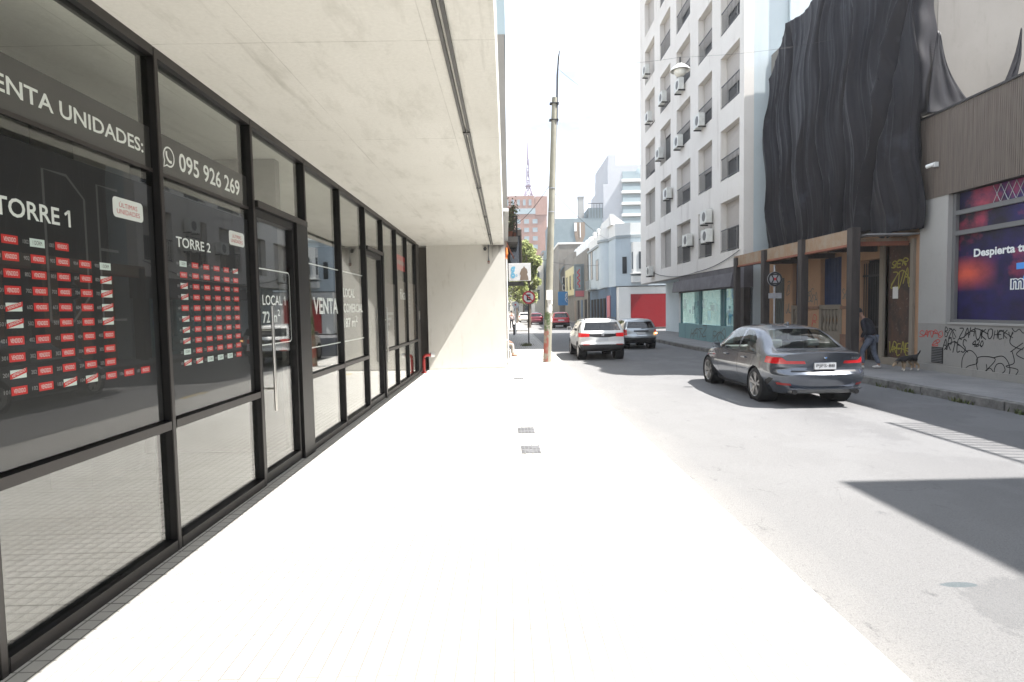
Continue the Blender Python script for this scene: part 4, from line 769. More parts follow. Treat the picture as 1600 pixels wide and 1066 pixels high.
def car(name, label, group, loc, rot, S):
    root = thing(name, label, 'car', loc, rot, group)
    tab = S['table']; L = tab[-1][0]; cols = list(zip(*tab)); W2 = max(cols[3])
    NS = S.get('ns', 64); us = [L*(.5-.5*cos(pi*k/NS))*.55+L*k/NS*.45 for k in range(NS+1)]
    a_ = 5; segs = [a_, 5, 8, 7, 7, a_]
    def ring(y):
        zb, ws, wm, zm, wb, zbl, wr, zr, zc = [pchip(cols[0], c, y) for c in cols[1:]]
        P = [(0, zb), (ws*.93, zb), (ws, zb+.07), (wm, zm), (wb, zbl), (wr, zr), (0, zc)]
        e = max(0., min(y, L-y)); k = .965+.035*min(1, e/.14)**.5 if e < .14 else 1.
        out = []; idx = [0, 1, 2, 3, 4, 5, 6]
        xs = [p[0] for p in P]; zs = [p[1] for p in P]
        for s in range(6):
            for q in range(segs[s]):
                t = s+q/segs[s]
                if s == 0: x = xs[1]*q/segs[0]; z = zb
                elif s == 5: tt = q/segs[5]; x = wr*(1-tt); z = zr+(zc-zr)*(1-(1-tt)**2)
                else: x = pchip(idx, xs, t); z = pchip(idx, zs, t)
                out.append((x, z))
        out.append((0, zc)); zmid = .62
        return [(x*k, zmid+(z-zmid)*(1-(1-k)*.8)) for x, z in out]
    wr_ = S['rear']; wf_ = S['front']; rz = [p[0] for p in wr_]; ry = [p[1] for p in wr_]; fz = [p[0] for p in wf_]; fy = [p[1] for p in wf_]
    def warp(x, y, z):
        q = abs(x)/W2
        a = max(0, 1-y/S.get('rfade', .9)); c = max(0, 1-(L-y)/.9); a = a*a*(3-2*a); c = c*c*(3-2*c)
        return y + a*(pchip(rz, ry, z)+S.get('rplan', .2)*q**3.2) - c*(pchip(fz, fy, z)+.28*q**2.6)
    bm = bmesh.new(); NVv = sum(segs)+1; rings = []
    full = NVv*2-2
    for y in us:
        h = ring(y); pts = h+[(-x, z) for x, z in h[-2:0:-1]]
        rings.append([bm.verts.new((x, warp(x, y, z), z)) for x, z in pts])
    for i in range(NS):
        for k in range(full): bm.faces.new((rings[i][k], rings[i][(k+1) % full], rings[i+1][(k+1) % full], rings[i+1][k]))
    def cap(i, y):
        h = ring(y); R = rings[i]; nrow0, nrow1 = a_, NVv-1-a_; nc = 2*a_
        ze, zc = h[nrow1][1], h[-1][1]; g = []
        for r in range(nrow0, nrow1+1):
            row = []
            for c in range(nc+1):
                if r == nrow0: v = R[(c-a_) % full]
                elif r == nrow1: v = R[(NVv-1+a_-c) % full] 
                elif c == nc: v = R[r]
                elif c == 0: v = R[(full-r) % full]
                else:
                    x = h[r][0]*(c-a_)/a_; t = (r-nrow0)/(nrow1-nrow0); z = h[r][1]+(zc-ze)*t**3*(1-((c-a_)/a_)**2); v = bm.verts.new((x, warp(x, y, z), z))
                row.append(v)
            g.append(row)
        for r in range(len(g)-1):
            for c in range(nc):
                try: bm.faces.new((g[r][c], g[r][c+1], g[r+1][c+1], g[r+1][c]))
                except ValueError: pass
    cap(0, us[0]); cap(NS, us[-1])
    bmesh.ops.recalc_face_normals(bm, faces=bm.faces)
    lay = bm.faces.layers.int.new('tag'); tags = []
    def cut(poly, proj, filt, tagname):
        pr = (lambda c: (c.y, c.z)) if proj == 'side' else ((lambda c: (c.x, c.z)) if proj == 'rear' else (lambda c: (c.x, c.y)))
        u0 = min(p[0] for p in poly)-.15; u1 = max(p[0] for p in poly)+.15; v0 = min(p[1] for p in poly)-.15; v1 = max(p[1] for p in poly)+.15
        n = len(poly)
        for i in range(n):
            (ua, va), (ub, vb) = poly[i], poly[(i+1) % n]
            fs = [f for f in bm.faces if filt(f.calc_center_median()) and u0 < pr(f.calc_center_median())[0] < u1 and v0 < pr(f.calc_center_median())[1] < v1]
            du, dv = ub-ua, vb-va
            if proj == 'side': co = (0, ua, va); no = (0, -dv, du)
            elif proj == 'rear': co = (ua, 0, va); no = (-dv, 0, du)
            else: co = (ua, va, 0); no = (-dv, du, 0)
            geom = set(fs)
            for f in fs: geom.update(f.edges); geom.update(f.verts)
            bmesh.ops.bisect_plane(bm, geom=list(geom), dist=1e-5, plane_co=co, plane_no=no)
        ti = len(tags)+1; tags.append(tagname)
        for f in bm.faces:
            c = f.calc_center_median()
            if filt(c) and in_poly(pr(c), poly): f[lay] = ti
    Lf = lambda c: c.x < -.3; Rt = lambda c: c.x > .3
    for proj, filt, poly, tg in S['cuts']:
        if proj == 'side':
            for sgn, side in ((-1, Lf), (1, Rt)):
                cut(poly, 'side', side, tg)
        elif proj == 'rearsym':
            cut(poly, 'rear', filt, tg); cut([(-x, z) for x, z in poly][::-1], 'rear', filt, tg)
        else: cut(poly, proj, filt, tg)
    r = S['r']; arch = []
    for cy in S['wheels']:
        for side in (Lf, Rt): cut(circle(cy, r, r+.045), 'side', side, 'HOLE')
    def extract(ti, nm, ms):
        idx = {}; vs = []; fs = []
        for f in bm.faces:
            if f[lay] != ti: continue
            q = []
            for v in f.verts:
                if v not in idx: idx[v] = len(vs); vs.append(tuple(v.co))
                q.append(idx[v])
            fs.append(q)
        if not fs: return None
        b = MB(); b.add(vs, fs); return b.build(nm, ms, root, smooth=38, world=False, recalc=False)
    body = extract(0, 'body', S['paint'])
    for i, tg in enumerate(tags):
        if tg == 'HOLE': continue
        nm, ms = tg[:2]; o = extract(i+1, nm, ms)
    bm.free()
    # wheels with tyre and rim, arches
    wx = S.get('wx', W2-.13)
    w0 = None
    for cy in S['wheels']:
        for sg in (-1, 1):
            b = MB(); b.lathe([(0, -.02), (r*.5, -.02), (r*.5, .02), (0, .02)], (0, 0, 0), 'x', 16)
            if w0 is None:
                w0 = w = b.build('wheel', 'dmetal', root, world=False)
                b = MB(); hw = S.get('tw', .11); b.lathe([(r*.74, -hw), (r*.9, -hw*1.02), (r*.98, -hw*.82), (r, -hw*.5), (r, hw*.5), (r*.98, hw*.82), (r*.9, hw*1.02), (r*.74, hw), (r*.74, -hw)], (0, 0, 0), 'x', 40); ty = b.build('tyre', 'rubber', w, smooth=50, world=False)
                b = MB(); b.lathe([(r*.64, -hw*.4), (r*.745, -hw*.96), (r*.72, -hw*.99), (r*.69, -hw*.9), (r*.64, -.02)], (0, 0, 0), 'x', 40); b.lathe([(0, -hw*.80), (r*.12, -hw*.8), (r*.16, -hw*.6)], (0, 0, 0), 'x', 16)
                ns = S.get('spokes', 10)
                for k in range(ns):
                    a = 2*pi*k/ns; c_, s_ = cos(a), sin(a); wi = r*.058; da = S.get('fork', .0)
                    for sgn in ((-1, 1) if da else (0,)):
                        a2 = a+sgn*da; c2, s2 = cos(a2), sin(a2); p0 = (r*.10*c_, r*.10*s_); p1 = (r*.71*c2, r*.71*s2); nx, ny = -s_*wi, c_*wi
                        vs = [(-hw*.78, p0[0]-nx, p0[1]-ny), (-hw*.78, p0[0]+nx, p0[1]+ny), (-hw*.93, p1[0]+nx, p1[1]+ny), (-hw*.93, p1[0]-nx, p1[1]-ny)]
                        b.add(vs+[(v[0]+.03, v[1], v[2]) for v in vs], [(0, 1, 2, 3), (7, 6, 5, 4), (0, 4, 5, 1), (1, 5, 6, 2), (2, 6, 7, 3), (3, 7, 4, 0)])
                b.build('rim', S.get('rimmat', 'alloy'), w, smooth=30, world=False)
            else: w = copy_tree(w0, root)
            w.location = (sg*wx, cy, r); w.rotation_euler = (.35*cy, 0, pi if sg > 0 else 0)
            b = MB(); cc = [(cy+(r+.043)*cos(2*pi*k/24), r+(r+.043)*sin(2*pi*k/24)) for k in range(24)]
            b.add([(sg*(W2-.015), *p) for p in cc]+[(sg*(W2-.34), *p) for p in cc], [(k, (k+1) % 24, 24+(k+1) % 24, 24+k) for k in range(24)]+[tuple(range(24, 48))]); arch.append(b)
    b = MB()
    for q in arch: b.add(q.v, q.f)
    b.box(-W2*.72, W2*.72, .35, L-.35, S['floor']-.06, S['floor']); b.build('underbody', 'gap', root, world=False, recalc=False)
    # seats
    b = MB(); sx = W2*.42
    for x in (-sx, sx):
        y = S['seat_y']; zf = S['floor']
        b.prism([(y, zf+.02), (y+.5, zf+.02), (y+.52, zf+.32), (y+.05, zf+.30), (y-.16, zf+.86), (y-.28, zf+.86), (y-.12, zf+.2)], 'x', x-.23, x+.23); b.box(x-.13, x+.13, y-.31, y-.20, zf+.88, zf+1.04)
        y2 = y-.95
        if S.get('rear_seat', 1): b.box(x-.12, x+.12, y2-.14, y2-.05, zf+.80, zf+.94)
    b.box(-W2*.74, W2*.74, S['seat_y']-1.2, S['seat_y']-.98, zf, zf+.74); b.box(-W2*.72, W2*.72, S['dash'], S['dash']+.35, zf+.2, zf+.70); b.build('seats', S.get('seatm', 'seatd'), root, world=False, bevel=.03)
    # mirrors
    for sg in (-1, 1):
        y, z = S['mirror']; x = W2
        b = MB(); b.add([(sg*(x-.03), y, z-.05), (sg*(x+.17), y+.02, z-.06), (sg*(x+.18), y+.03, z+.08), (sg*(x+.0), y, z+.09), (sg*(x-.01), y+.13, z-.04), (sg*(x+.12), y+.13, z-.04), (sg*(x+.12), y+.13, z+.05), (sg*(x+.0), y+.13, z+.06)], [(0, 1, 2, 3), (7, 6, 5, 4), (0, 4, 5, 1), (1, 5, 6, 2), (2, 6, 7, 3), (3, 7, 4, 0)]); b.box(*sorted((sg*(x-.12), sg*(x-.0))), y+.04, y+.1, z-.06, z-.03); mi = b.build('mirror', S['paint'], root, world=False, bevel=.025, smooth=50)
        b = MB(); b.add([(sg*(x+.0), y-.003, z-.04), (sg*(x+.15), y+.012, z-.05), (sg*(x+.16), y+.022, z+.07), (sg*(x+.01), y-.003, z+.075)], [(0, 1, 2, 3)]); b.build('mirror_glass', 'wglass', mi, world=False, recalc=False)
    return root
rear_lo = lambda y1: (lambda c: c.y < y1)
front_hi = lambda y1: (lambda c: c.y > y1)
# --- the grey sedan
SED = dict(table=[  # y, bottom, sill half, mid half, mid z, belt half, belt z, roof-edge half, roof-edge z, centre z
 (0.00, .28, .70, .84, .64, .80, .93, .66, 1.035, 1.065), (.12, .25, .76, .885, .64, .845, .94, .68, 1.045, 1.078), (.45, .25, .80, .905, .63, .865, .955, .69, 1.055, 1.085), (.72, .22, .80, .912, .62, .872, .962, .665, 1.10, 1.135), (1.12, .19, .80, .915, .62, .878, .965, .60, 1.275, 1.325),
 (1.45, .17, .80, .913, .62, .877, .96, .575, 1.365, 1.415), (1.95, .17, .80, .912, .62, .875, .95, .575, 1.395, 1.447), (2.5, .17, .80, .912, .61, .872, .94, .575, 1.385, 1.438), (2.85, .17, .80, .912, .61, .868, .935, .585, 1.33, 1.392), (3.25, .17, .80, .912, .60, .862, .935, .66, 1.13, 1.195), (3.55, .17, .80, .910, .60, .855, .925, .74, .985, 1.03), (4.0, .17, .80, .905, .58, .84, .86, .72, .915, .955), (4.4, .19, .77, .885, .55, .80, .77, .68, .82, .85), (4.62, .21, .72, .86, .50, .76, .69, .62, .72, .745), (4.71, .24, .68, .82, .48, .72, .62, .56, .65, .67)],
 rear=[(.2, .17), (.33, .10), (.45, .035), (.58, .0), (.66, .0), (.69, .045), (.74, .075), (.85, .07), (.95, .05), (1.04, .02), (1.1, .0), (1.3, 0), (1.5, 0)], front=[(.2, .1), (.45, .0), (.6, .03), (.75, .1), (1.0, .1)], rplan=.27, ns=76,
 cuts=[('side', None, [(1.10, 1.02), (1.36, 1.235), (1.60, 1.325), (1.97, 1.362), (1.97, .985), (1.2, .985)], ('side_window', 'carglass')), ('side', None, [(2.05, .982), (2.05, 1.366), (2.35, 1.366), (2.66, 1.318), (3.0, 1.165), (3.32, .985)], ('side_window', 'carglass')),
  ('side', None, [(1.05, .955), (1.05, .978), (3.4, .972), (3.4, .949)], ('window_trim', 'trim')),
  ('rear', lambda c: .45 < c.y < 1.6 and c.z > 1.0, [(-.655, 1.10), (.655, 1.10), (.535, 1.365), (.2, 1.385), (-.2, 1.385), (-.535, 1.365)], ('rear_window', 'carglass')), ('rear', lambda c: 2.6 < c.y < 3.75 and c.z > .95, [(-.70, 1.02), (.70, 1.02), (.555, 1.345), (-.555, 1.345)], ('windscreen', 'carglass')),
  ('rearsym', lambda c: c.y < .62, [(.95, .965), (.74, .955), (.675, .895), (.37, .893), (.35, .84), (.95, .835)], ('tail_light', 'tail')),
  ('rear', lambda c: c.y < .3, [(-.62, .685), (.62, .685), (.60, .715), (-.60, .715)], ('bumper_slot', 'trim')),
  ('rearsym', lambda c: c.y < .55, [(.60, .425), (.80, .435), (.82, .48), (.62, .465)], ('reflector', 'reflect')), ('rearsym', lambda c: c.y < .62, [(.845, .40), (.875, .40), (.885, .56), (.862, .56)], ('bumper_vent', 'trim')),
  ('rear', lambda c: c.y < .5, [(-.62, .20), (.62, .20), (.56, .355), (-.56, .355)], ('diffuser', 'gtrim')),
  ('side', None, [(2.00, .32), (2.00, .95), (2.012, .95), (2.012, .32)], ('door_gap', 'gap')), ('side', None, [(3.18, .32), (3.20, .94), (3.212, .94), (3.192, .32)], ('door_gap', 'gap')), ('side', None, [(1.35, .55), (1.14, .92), (1.152, .92), (1.362, .55)], ('door_gap', 'gap')), ('side', None, [(1.5, .19), (1.5, .25), (3.5, .25), (3.5, .19)], ('sill_trim', 'trim')),
  ('rearsym', front_hi(4.1), [(.92, .72), (.50, .69), (.50, .62), (.9, .63)], ('headlight', 'headl'))],
 wheels=(1.08, 3.92), r=.342, paint='bmw', floor=.30, seat_y=2.3, dash=3.1, mirror=(3.02, 1.02), spokes=5, fork=.19, seatm='seat', wx=.795)
ZK = lambda z: z if z < .96 else .96+(z-.96)*1.22
SED['table'] = [r[:7]+(r[7], r[8]+(ZK(r[8])-r[8])*min(1, max(0, (r[0]-.45)/.5))*min(1, max(0, (3.6-r[0])/.3)), r[9]+(ZK(r[9])-r[9])*min(1, max(0, (r[0]-.45)/.5))*min(1, max(0, (3.6-r[0])/.3))) for r in SED['table']]
SED['cuts'] = [(p, f, [(u, ZK(v)) for u, v in q] if t[0] in ('side_window', 'windscreen') else ([(u, 1.10+(v-1.10)*1.27) for u, v in q] if t[0] == 'rear_window' else q), t) for p, f, q, t in SED['cuts']]
GRP = 'cars on the road'
BM = car('sedan_car', 'dark grey metallic sedan with red tail lamps driving away, nearest on the road', GRP, (5.98, 10.55, 0), radians(-1.0), SED)
def addpart(root, nm, mats, fn, **k):
    b = MB(); fn(b); return b.build(nm, mats, root, world=False, **k)
def plate(root, y, z, s, w_=.20, h_=.062, x=0.):
    p = addpart(root, 'number_plate', 'plate', lambda b: b.box(x-w_, x+w_, y-.012, y+.03, z-h_, z+h_)); addpart(p, 'plate_lettering', 'signblack', lambda b: b.text(s, fitF(x-w_*.86, x+w_*.86, z-h_*.6, z+h_*.6, y-.014), 0, .01), recalc=False)
plate(BM, .052, .80, 'PJFS·88')
addpart(BM, 'badge', ['signwhite', 'logoblue', 'signblack'], lambda b: (b.lathe([(0, -.008), (.040, -.008), (.044, 0)], (0, .055, .965), 'y', 20, 2), [b.add([(0, .045, .965)]+[(.029*cos(a), .045, .965+.029*sin(a)) for a in [q*pi/2+k*pi/12 for k in range(7)]], [(0, k, k+1) for k in range(1, 7)], q % 2) for q in range(4)]), recalc=False)
addpart(BM, 'badge_lettering', 'chrome', lambda b: b.text('330i', fitF(.50, .63, .925, .962, .075), 0, .01), recalc=False)
for sx in (-1, 1): addpart(BM, 'exhaust', ['gtrim', 'gap'], lambda b: (b.tube([(sx*.58, .03, .315), (sx*.58, .25, .315)], .052, 16, 0, False), b.lathe([(0, 0), (.045, 0)], (sx*.58, .027, .315), 'y', 16, 1)), smooth=40, recalc=False)
addpart(BM, 'lower_lip', 'bmw', lambda b: b.prism([(-.70, .385), (.70, .385), (.64, .355), (-.64, .355)], 'y', .03, .12), bevel=.008)
for sx in (-1, 1):
    for y in (1.55, 2.6): addpart(BM, 'door_handle', 'bmw', lambda b: b.box(sx*.905-.02, sx*.905+.02, y, y+.2, .845, .875), bevel=.008)
addpart(BM, 'aerial', 'bmw', lambda b: b.prism([(1.52, 1.53), (1.72, 1.54), (1.56, 1.60), (1.53, 1.60)], 'x', -.02, .02), bevel=.008)
# --- hatchback shapes
def hatch(L, W2, H, belt, paint, tail, rimmat='alloy', low='trim', lowz=.52, band=None, r=.33, wheels=None, gc=.26, hatch_lean=.42, roofr=.60, **kw):
    zb = gc; rl = W2*.70
    T = [(0.0, zb+.10, W2*.82, W2*.955, .62, W2*.93, belt, rl, H-.12, H-.065), (.15, zb+.04, W2*.87, W2*.985, .62, W2*.965, belt+.005, rl, H-.085, H-.03), (.7, zb, W2*.90, W2, .62, W2*.97, belt, rl*1.0, H-.055, H-.005), (L*.42, zb-.02, W2*.90, W2, .62, W2*.965, belt-.015, rl, H-.045, H), (L*.56, zb-.02, W2*.90, W2, .62, W2*.96, belt-.025, rl, H-.065, H-.02),
         (L*.64, zb-.02, W2*.90, W2, .62, W2*.955, belt-.03, rl*1.04, H-.20, H-.135), (L*.76, zb-.02, W2*.89, W2*.995, .60, W2*.94, belt-.06, W2*.82, belt+.01, belt+.06), (L*.88, zb, W2*.87, W2*.98, .58, W2*.92, belt-.12, W2*.76, belt-.07, belt-.03), (L*.97, zb+.03, W2*.80, W2*.93, .52, W2*.85, belt-.24, W2*.68, belt-.2, belt-.17), (L, zb+.08, W2*.74, W2*.88, .5, W2*.78, belt-.33, W2*.6, belt-.3, belt-.28)]
    k = hatch_lean
    rear = [(.2, .16), (.38, .06), (.5, .0), (.64, .0), (.68, .05), (belt-.04, .07), (belt+.02, .11), (H-.12, k), (H, k+.02)]
    wh = wheels or (.78, L-.88); B = belt; w1 = W2*.80; w2 = rl*1.0
    cuts = [('side', None, [(.50, B+.02), (.66, H-.20), (1.0, H-.12), (1.16, H-.11), (1.10, B+.02)], ('side_window', 'cardark')), ('side', None, [(1.18, B+.02), (1.24, H-.11), (L*.44, H-.10), (L*.44, B+.02)], ('side_window', 'cardark')), ('side', None, [(L*.46, B+.02), (L*.46, H-.10), (L*.565, H-.13), (L*.63, H-.22), (L*.735, B+.03)], ('side_window', 'cardark')),
      ('rear', lambda c: c.y < .8 and c.z > B, [(-w1, B+.06), (w1, B+.06), (w2*.97, H-.15), (-w2*.97, H-.15)], ('rear_window', 'cardark')), ('rear', lambda c: c.y > L*.5 and c.z > B, [(-W2*.83, B+.06), (W2*.83, B+.06), (w2*.97, H-.11), (-w2*.97, H-.11)], ('windscreen', 'cardark')),
      ('rearsym', lambda c: c.y < .55, tail, ('tail_light', kw.get('tailm', 'tail')))]
    if band: cuts.append(('rear', lambda c: c.y < .5, band, ('tail_panel', 'trim')))
    if low: cuts += [('rear', lambda c: c.y < .30, [(-W2*1.1, .1), (W2*1.1, .1), (W2*1.1, lowz), (-W2*1.1, lowz)], ('lower_bumper', low)), ('side', None, [(.30, .1), (.30, lowz-.12), (L-.3, lowz-.12), (L-.3, .1)], ('sill_trim', low))]
    cuts += [('side', None, [(1.17, .45), (1.17, B), (1.183, B), (1.183, .45)], ('door_gap', 'gap')), ('side', None, [(L*.45, .4), (L*.45, B), (L*.453, B), (L*.453, .4)], ('door_gap', 'gap'))]
    cuts += [('rearsym', lambda c: c.y > L-.7, [(W2*.98, B-.2), (W2*.6, B-.24), (W2*.6, B-.34), (W2*.95, B-.32)], ('headlight', 'headl'))]
    return dict(table=T, rear=rear, front=[(.2, .1), (.45, 0), (.6, .03), (.8, .1), (1.1, .1)], cuts=cuts, wheels=wh, r=r, paint=paint, floor=gc+.12, seat_y=L*.47, dash=L*.62, mirror=(L*.655, B+.07), rimmat=rimmat, rfade=1.25, rplan=kw.get('rplan', .18), ns=44, tw=.11, wx=W2-.13)
t_suv = [(.93, 1.035), (.50, 1.02), (.50, .89), (.93, .875)]
SV = car('suv_car', 'white compact suv with black tail band driving behind the concrete pole', GRP, (3.60, 21.2, 0), 0, hatch(4.2, .88, 1.57, 1.06, 'wpaint', t_suv, lowz=.60, gc=.30, r=.335, tailm='taillit', band=[(-.50, 1.02), (-.46, 1.0), (.46, 1.0), (.50, 1.02), (.50, .90), (.2, .865), (-.2, .865), (-.50, .90)]))
addpart(SV, 'badge', 'chrome', lambda b: b.lathe([(0, -.012), (.055, -.012), (.06, 0)], (0, .075, .955), 'y', 18), recalc=False); addpart(SV, 'number_plate', 'plate', lambda b: b.box(-.2, .2, .03, .06, .74, .86))
for sx in (-1, 1): addpart(SV, 'roof_rail', 'dmetal', lambda b: b.tube([(sx*.60, .6, 1.51), (sx*.60, .75, 1.58), (sx*.60, 2.1, 1.59), (sx*.60, 2.25, 1.53)], .018, 6))
for sx in (-1, 1): addpart(SV, 'reflector', 'reflect', lambda b: b.box(sx*.62-.12, sx*.62+.12, .02, .1, .585, .62))
WG = car('wagon_car', 'old silver estate car beside the white suv with one orange lamp lit', GRP, (6.27, 26.4, 0), radians(-1.0), hatch(4.1, .79, 1.44, .93, 'silver', [(.9, .93), (.64, .92), (.64, .66), (.9, .66)], lowz=.55, gc=.24, r=.30, tailm='tail', rimmat='galv', hatch_lean=.34))
addpart(WG, 'number_plate', 'plate', lambda b: b.box(-.2, .2, .035, .07, .69, .80)); addpart(WG, 'plate_trim', 'trim', lambda b: b.box(-.34, .34, .03, .075, .83, .89))
addpart(WG, 'indicator', 'amber', lambda b: b.box(.66, .76, .09, .16, .71, .79), bevel=.01)
addpart(WG, 'rear_wiper', 'trim', lambda b: b.tube([(0, .10, .97), (.33, .12, 1.01)], .01, 5))
RS = car('suv_car', 'bright red suv further up the road, partly behind the pole', GRP, (5.55, 57.5, 0), 0, hatch(4.4, .90, 1.64, 1.02, 'redp', [(.95, 1.0), (.55, .98), (.55, .86), (.95, .85)], lowz=.58, gc=.28, r=.34)); addpart(RS, 'number_plate', 'plate', lambda b: b.box(-.3, .3, .03, .07, .74, .86))
DR = car('hatchback_car', 'dark maroon hatchback far up the road beside the no parking sign', GRP, (3.75, 71.0, 0), 0, hatch(4.0, .86, 1.50, .98, 'dred', [(.95, 1.0), (.6, .98), (.6, .82), (.95, .82)], low=None, gc=.24))
VN = car('hatchback_car', 'small white car parked far off at the left kerb behind the signs', GRP, (2.65, 84.0, 0), 0, hatch(3.9, .84, 1.52, .98, 'wpaint', [(.95, 1.0), (.6, .98), (.6, .82), (.95, .82)], low=None, gc=.24))
GC = car('hatchback_car', 'silver car far off between the maroon hatchback and the red suv', GRP, (5.0, 96.0, 0), 0, hatch(4.0, .85, 1.5, .98, 'silver', [(.95, 1.0), (.6, .98), (.6, .82), (.95, .82)], low=None, gc=.24))
# ------------------------------------------------------------------ people and the dog
def skin(name, nodes, edges, m, parent, rootn, sub=2, world=False):
    """one continuous surface grown round a skeleton of joints"""
    names = list(nodes); me = bpy.data.meshes.new(name); me.from_pydata([nodes[n][0] for n in names], [(names.index(a), names.index(b)) for a, b in edges], [])
    o = bpy.data.objects.new(name, me); COL.objects.link(o)
    o.modifiers.new('skin', 'SKIN').use_smooth_shade = True
    for i, n in enumerate(names):
        r = nodes[n][1]; sv = me.skin_vertices[0].data[i]; sv.radius = r if isinstance(r, tuple) else (r, r); sv.use_root = n == rootn
    s = o.modifiers.new('sub', 'SUBSURF'); s.levels = s.render_levels = sub
    dg = bpy.context.evaluated_depsgraph_get(); m2 = bpy.data.meshes.new_from_object(o.evaluated_get(dg)); bpy.data.objects.remove(o); bpy.data.meshes.remove(me)
    m2.materials.clear(); m2.materials.append(M[m]); m2.polygons.foreach_set('use_smooth', [True]*len(m2.polygons)); m2.polygons.foreach_set('material_index', [0]*len(m2.polygons)); m2.name = name
    return link(name, m2, parent)
def chain(E, *n): E += list(zip(n[:-1], n[1:]))
def hand(N, E, wrist, side, p, d, palm_n, curl=.5):
    """palm and five bent fingers from the wrist p along d; palm_n is the palm normal"""
    d = Vector(d).normalized(); n = Vector(palm_n).normalized(); s = d.cross(n).normalized(); p = Vector(p)
    pk = wrist+'palm'; N[pk] = (p+d*.045, .024); E.append((wrist, pk)); kk = wrist+'kn'; N[kk] = (p+d*.075, .022); E.append((pk, kk))
    for i, (o, l) in enumerate(((-.030, .066), (-.010, .076), (.011, .070), (.030, .055))):
        b = p+d*.088+s*o; q = [b]; a = .25
        for k in range(3):
            dd = d*cos(a)+n*sin(a); q.append(q[-1]+dd*l*(.42, .32, .26)[k]); a += curl
        pr = kk
        for k, v in enumerate(q): nm = f'{wrist}f{i}{k}'; N[nm] = (v, .0095-.0008*k); E.append((pr, nm)); pr = nm
    sg = side; b = p+d*.03+s*sg*.032
    q = [b, b+(d*.6+s*sg*.7+n*.4).normalized()*.032, b+(d*.6+s*sg*.7+n*.4).normalized()*.03+(d*.9+n*.5).normalized()*.03]; pr = pk
    for k, v in enumerate(q): nm = f'{wrist}t{k}'; N[nm] = (v, .0105-.0008*k); E.append((pr, nm)); pr = nm
def head_extras(parent, c, f, hair='hair', cap=False):
    """face and hair on a head centred at c looking along f"""
    f = Vector(f).normalized(); c = Vector(c); up = Vector((0, 0, 1)); s = f.cross(up).normalized(); up = s.cross(f).normalized()
    b = MB()
    for k in (-1, 1):
        e = c+f*.083+s*k*.031+up*.005; b.add([e+s*.010, e+up*.006, e-s*.010, e-up*.006, e+f*.006], [(0, 1, 4), (1, 2, 4), (2, 3, 4), (3, 0, 4)])
    b.build('eyes', 'eye', parent, world=False)
    b = MB()
    n0 = c+f*.085; b.add([n0+up*.012, n0-up*.036+s*.015, n0-up*.036-s*.015, n0-up*.032+f*.024], [(0, 3, 1), (0, 2, 3), (1, 3, 2)])
    b.add([c+f*.082-up*.058+s*.022, c+f*.09-up*.054, c+f*.082-up*.058-s*.022, c+f*.086-up*.068], [(0, 1, 2, 3)])
    for k in (-1, 1): e = c+s*k*.074-f*.008; b.add([e+up*.03, e+s*k*.014+up*.02-f*.02, e+s*k*.012-up*.02-f*.012, e-up*.028], [(0, 1, 2, 3)])
    b.build('face_features', 'skin', parent, world=False, recalc=False)
    b = MB(); vs = []; fs = []; n = 18; rows = 8
    for i in range(rows):
        th = i/(rows-1)*radians(108)
        for k in range(n):
            a = 2*pi*k/n; lim = 1.0 if cos(a) < .35 else .62
            t = th*lim; r = 1.06
            vs.append(c+up*.018+(f*cos(a)*.098+s*sin(a)*.080)*sin(t)*r+up*(.122*cos(t)))
    for i in range(rows-1):
        for k in range(n): fs.append((i*n+k, i*n+(k+1) % n, (i+1)*n+(k+1) % n, (i+1)*n+k))
    b.add(vs, fs); h = b.build('cap' if cap else 'hair', 'capm' if cap else hair, parent, smooth=60, world=False)
    if cap:
        b = MB(); q = [c+up*.045+f*(.07+.10*cos(a))+s*.075*sin(a) for a in [radians(-90+k*22.5) for k in range(9)]]; b.add(q+[v-up*.012 for v in q], [tuple(range(9)), tuple(range(17, 8, -1))]+[(k, (k+1) % 9, 9+(k+1) % 9, 9+k) for k in range(9)]); b.build('peak', 'capm', h, world=False)
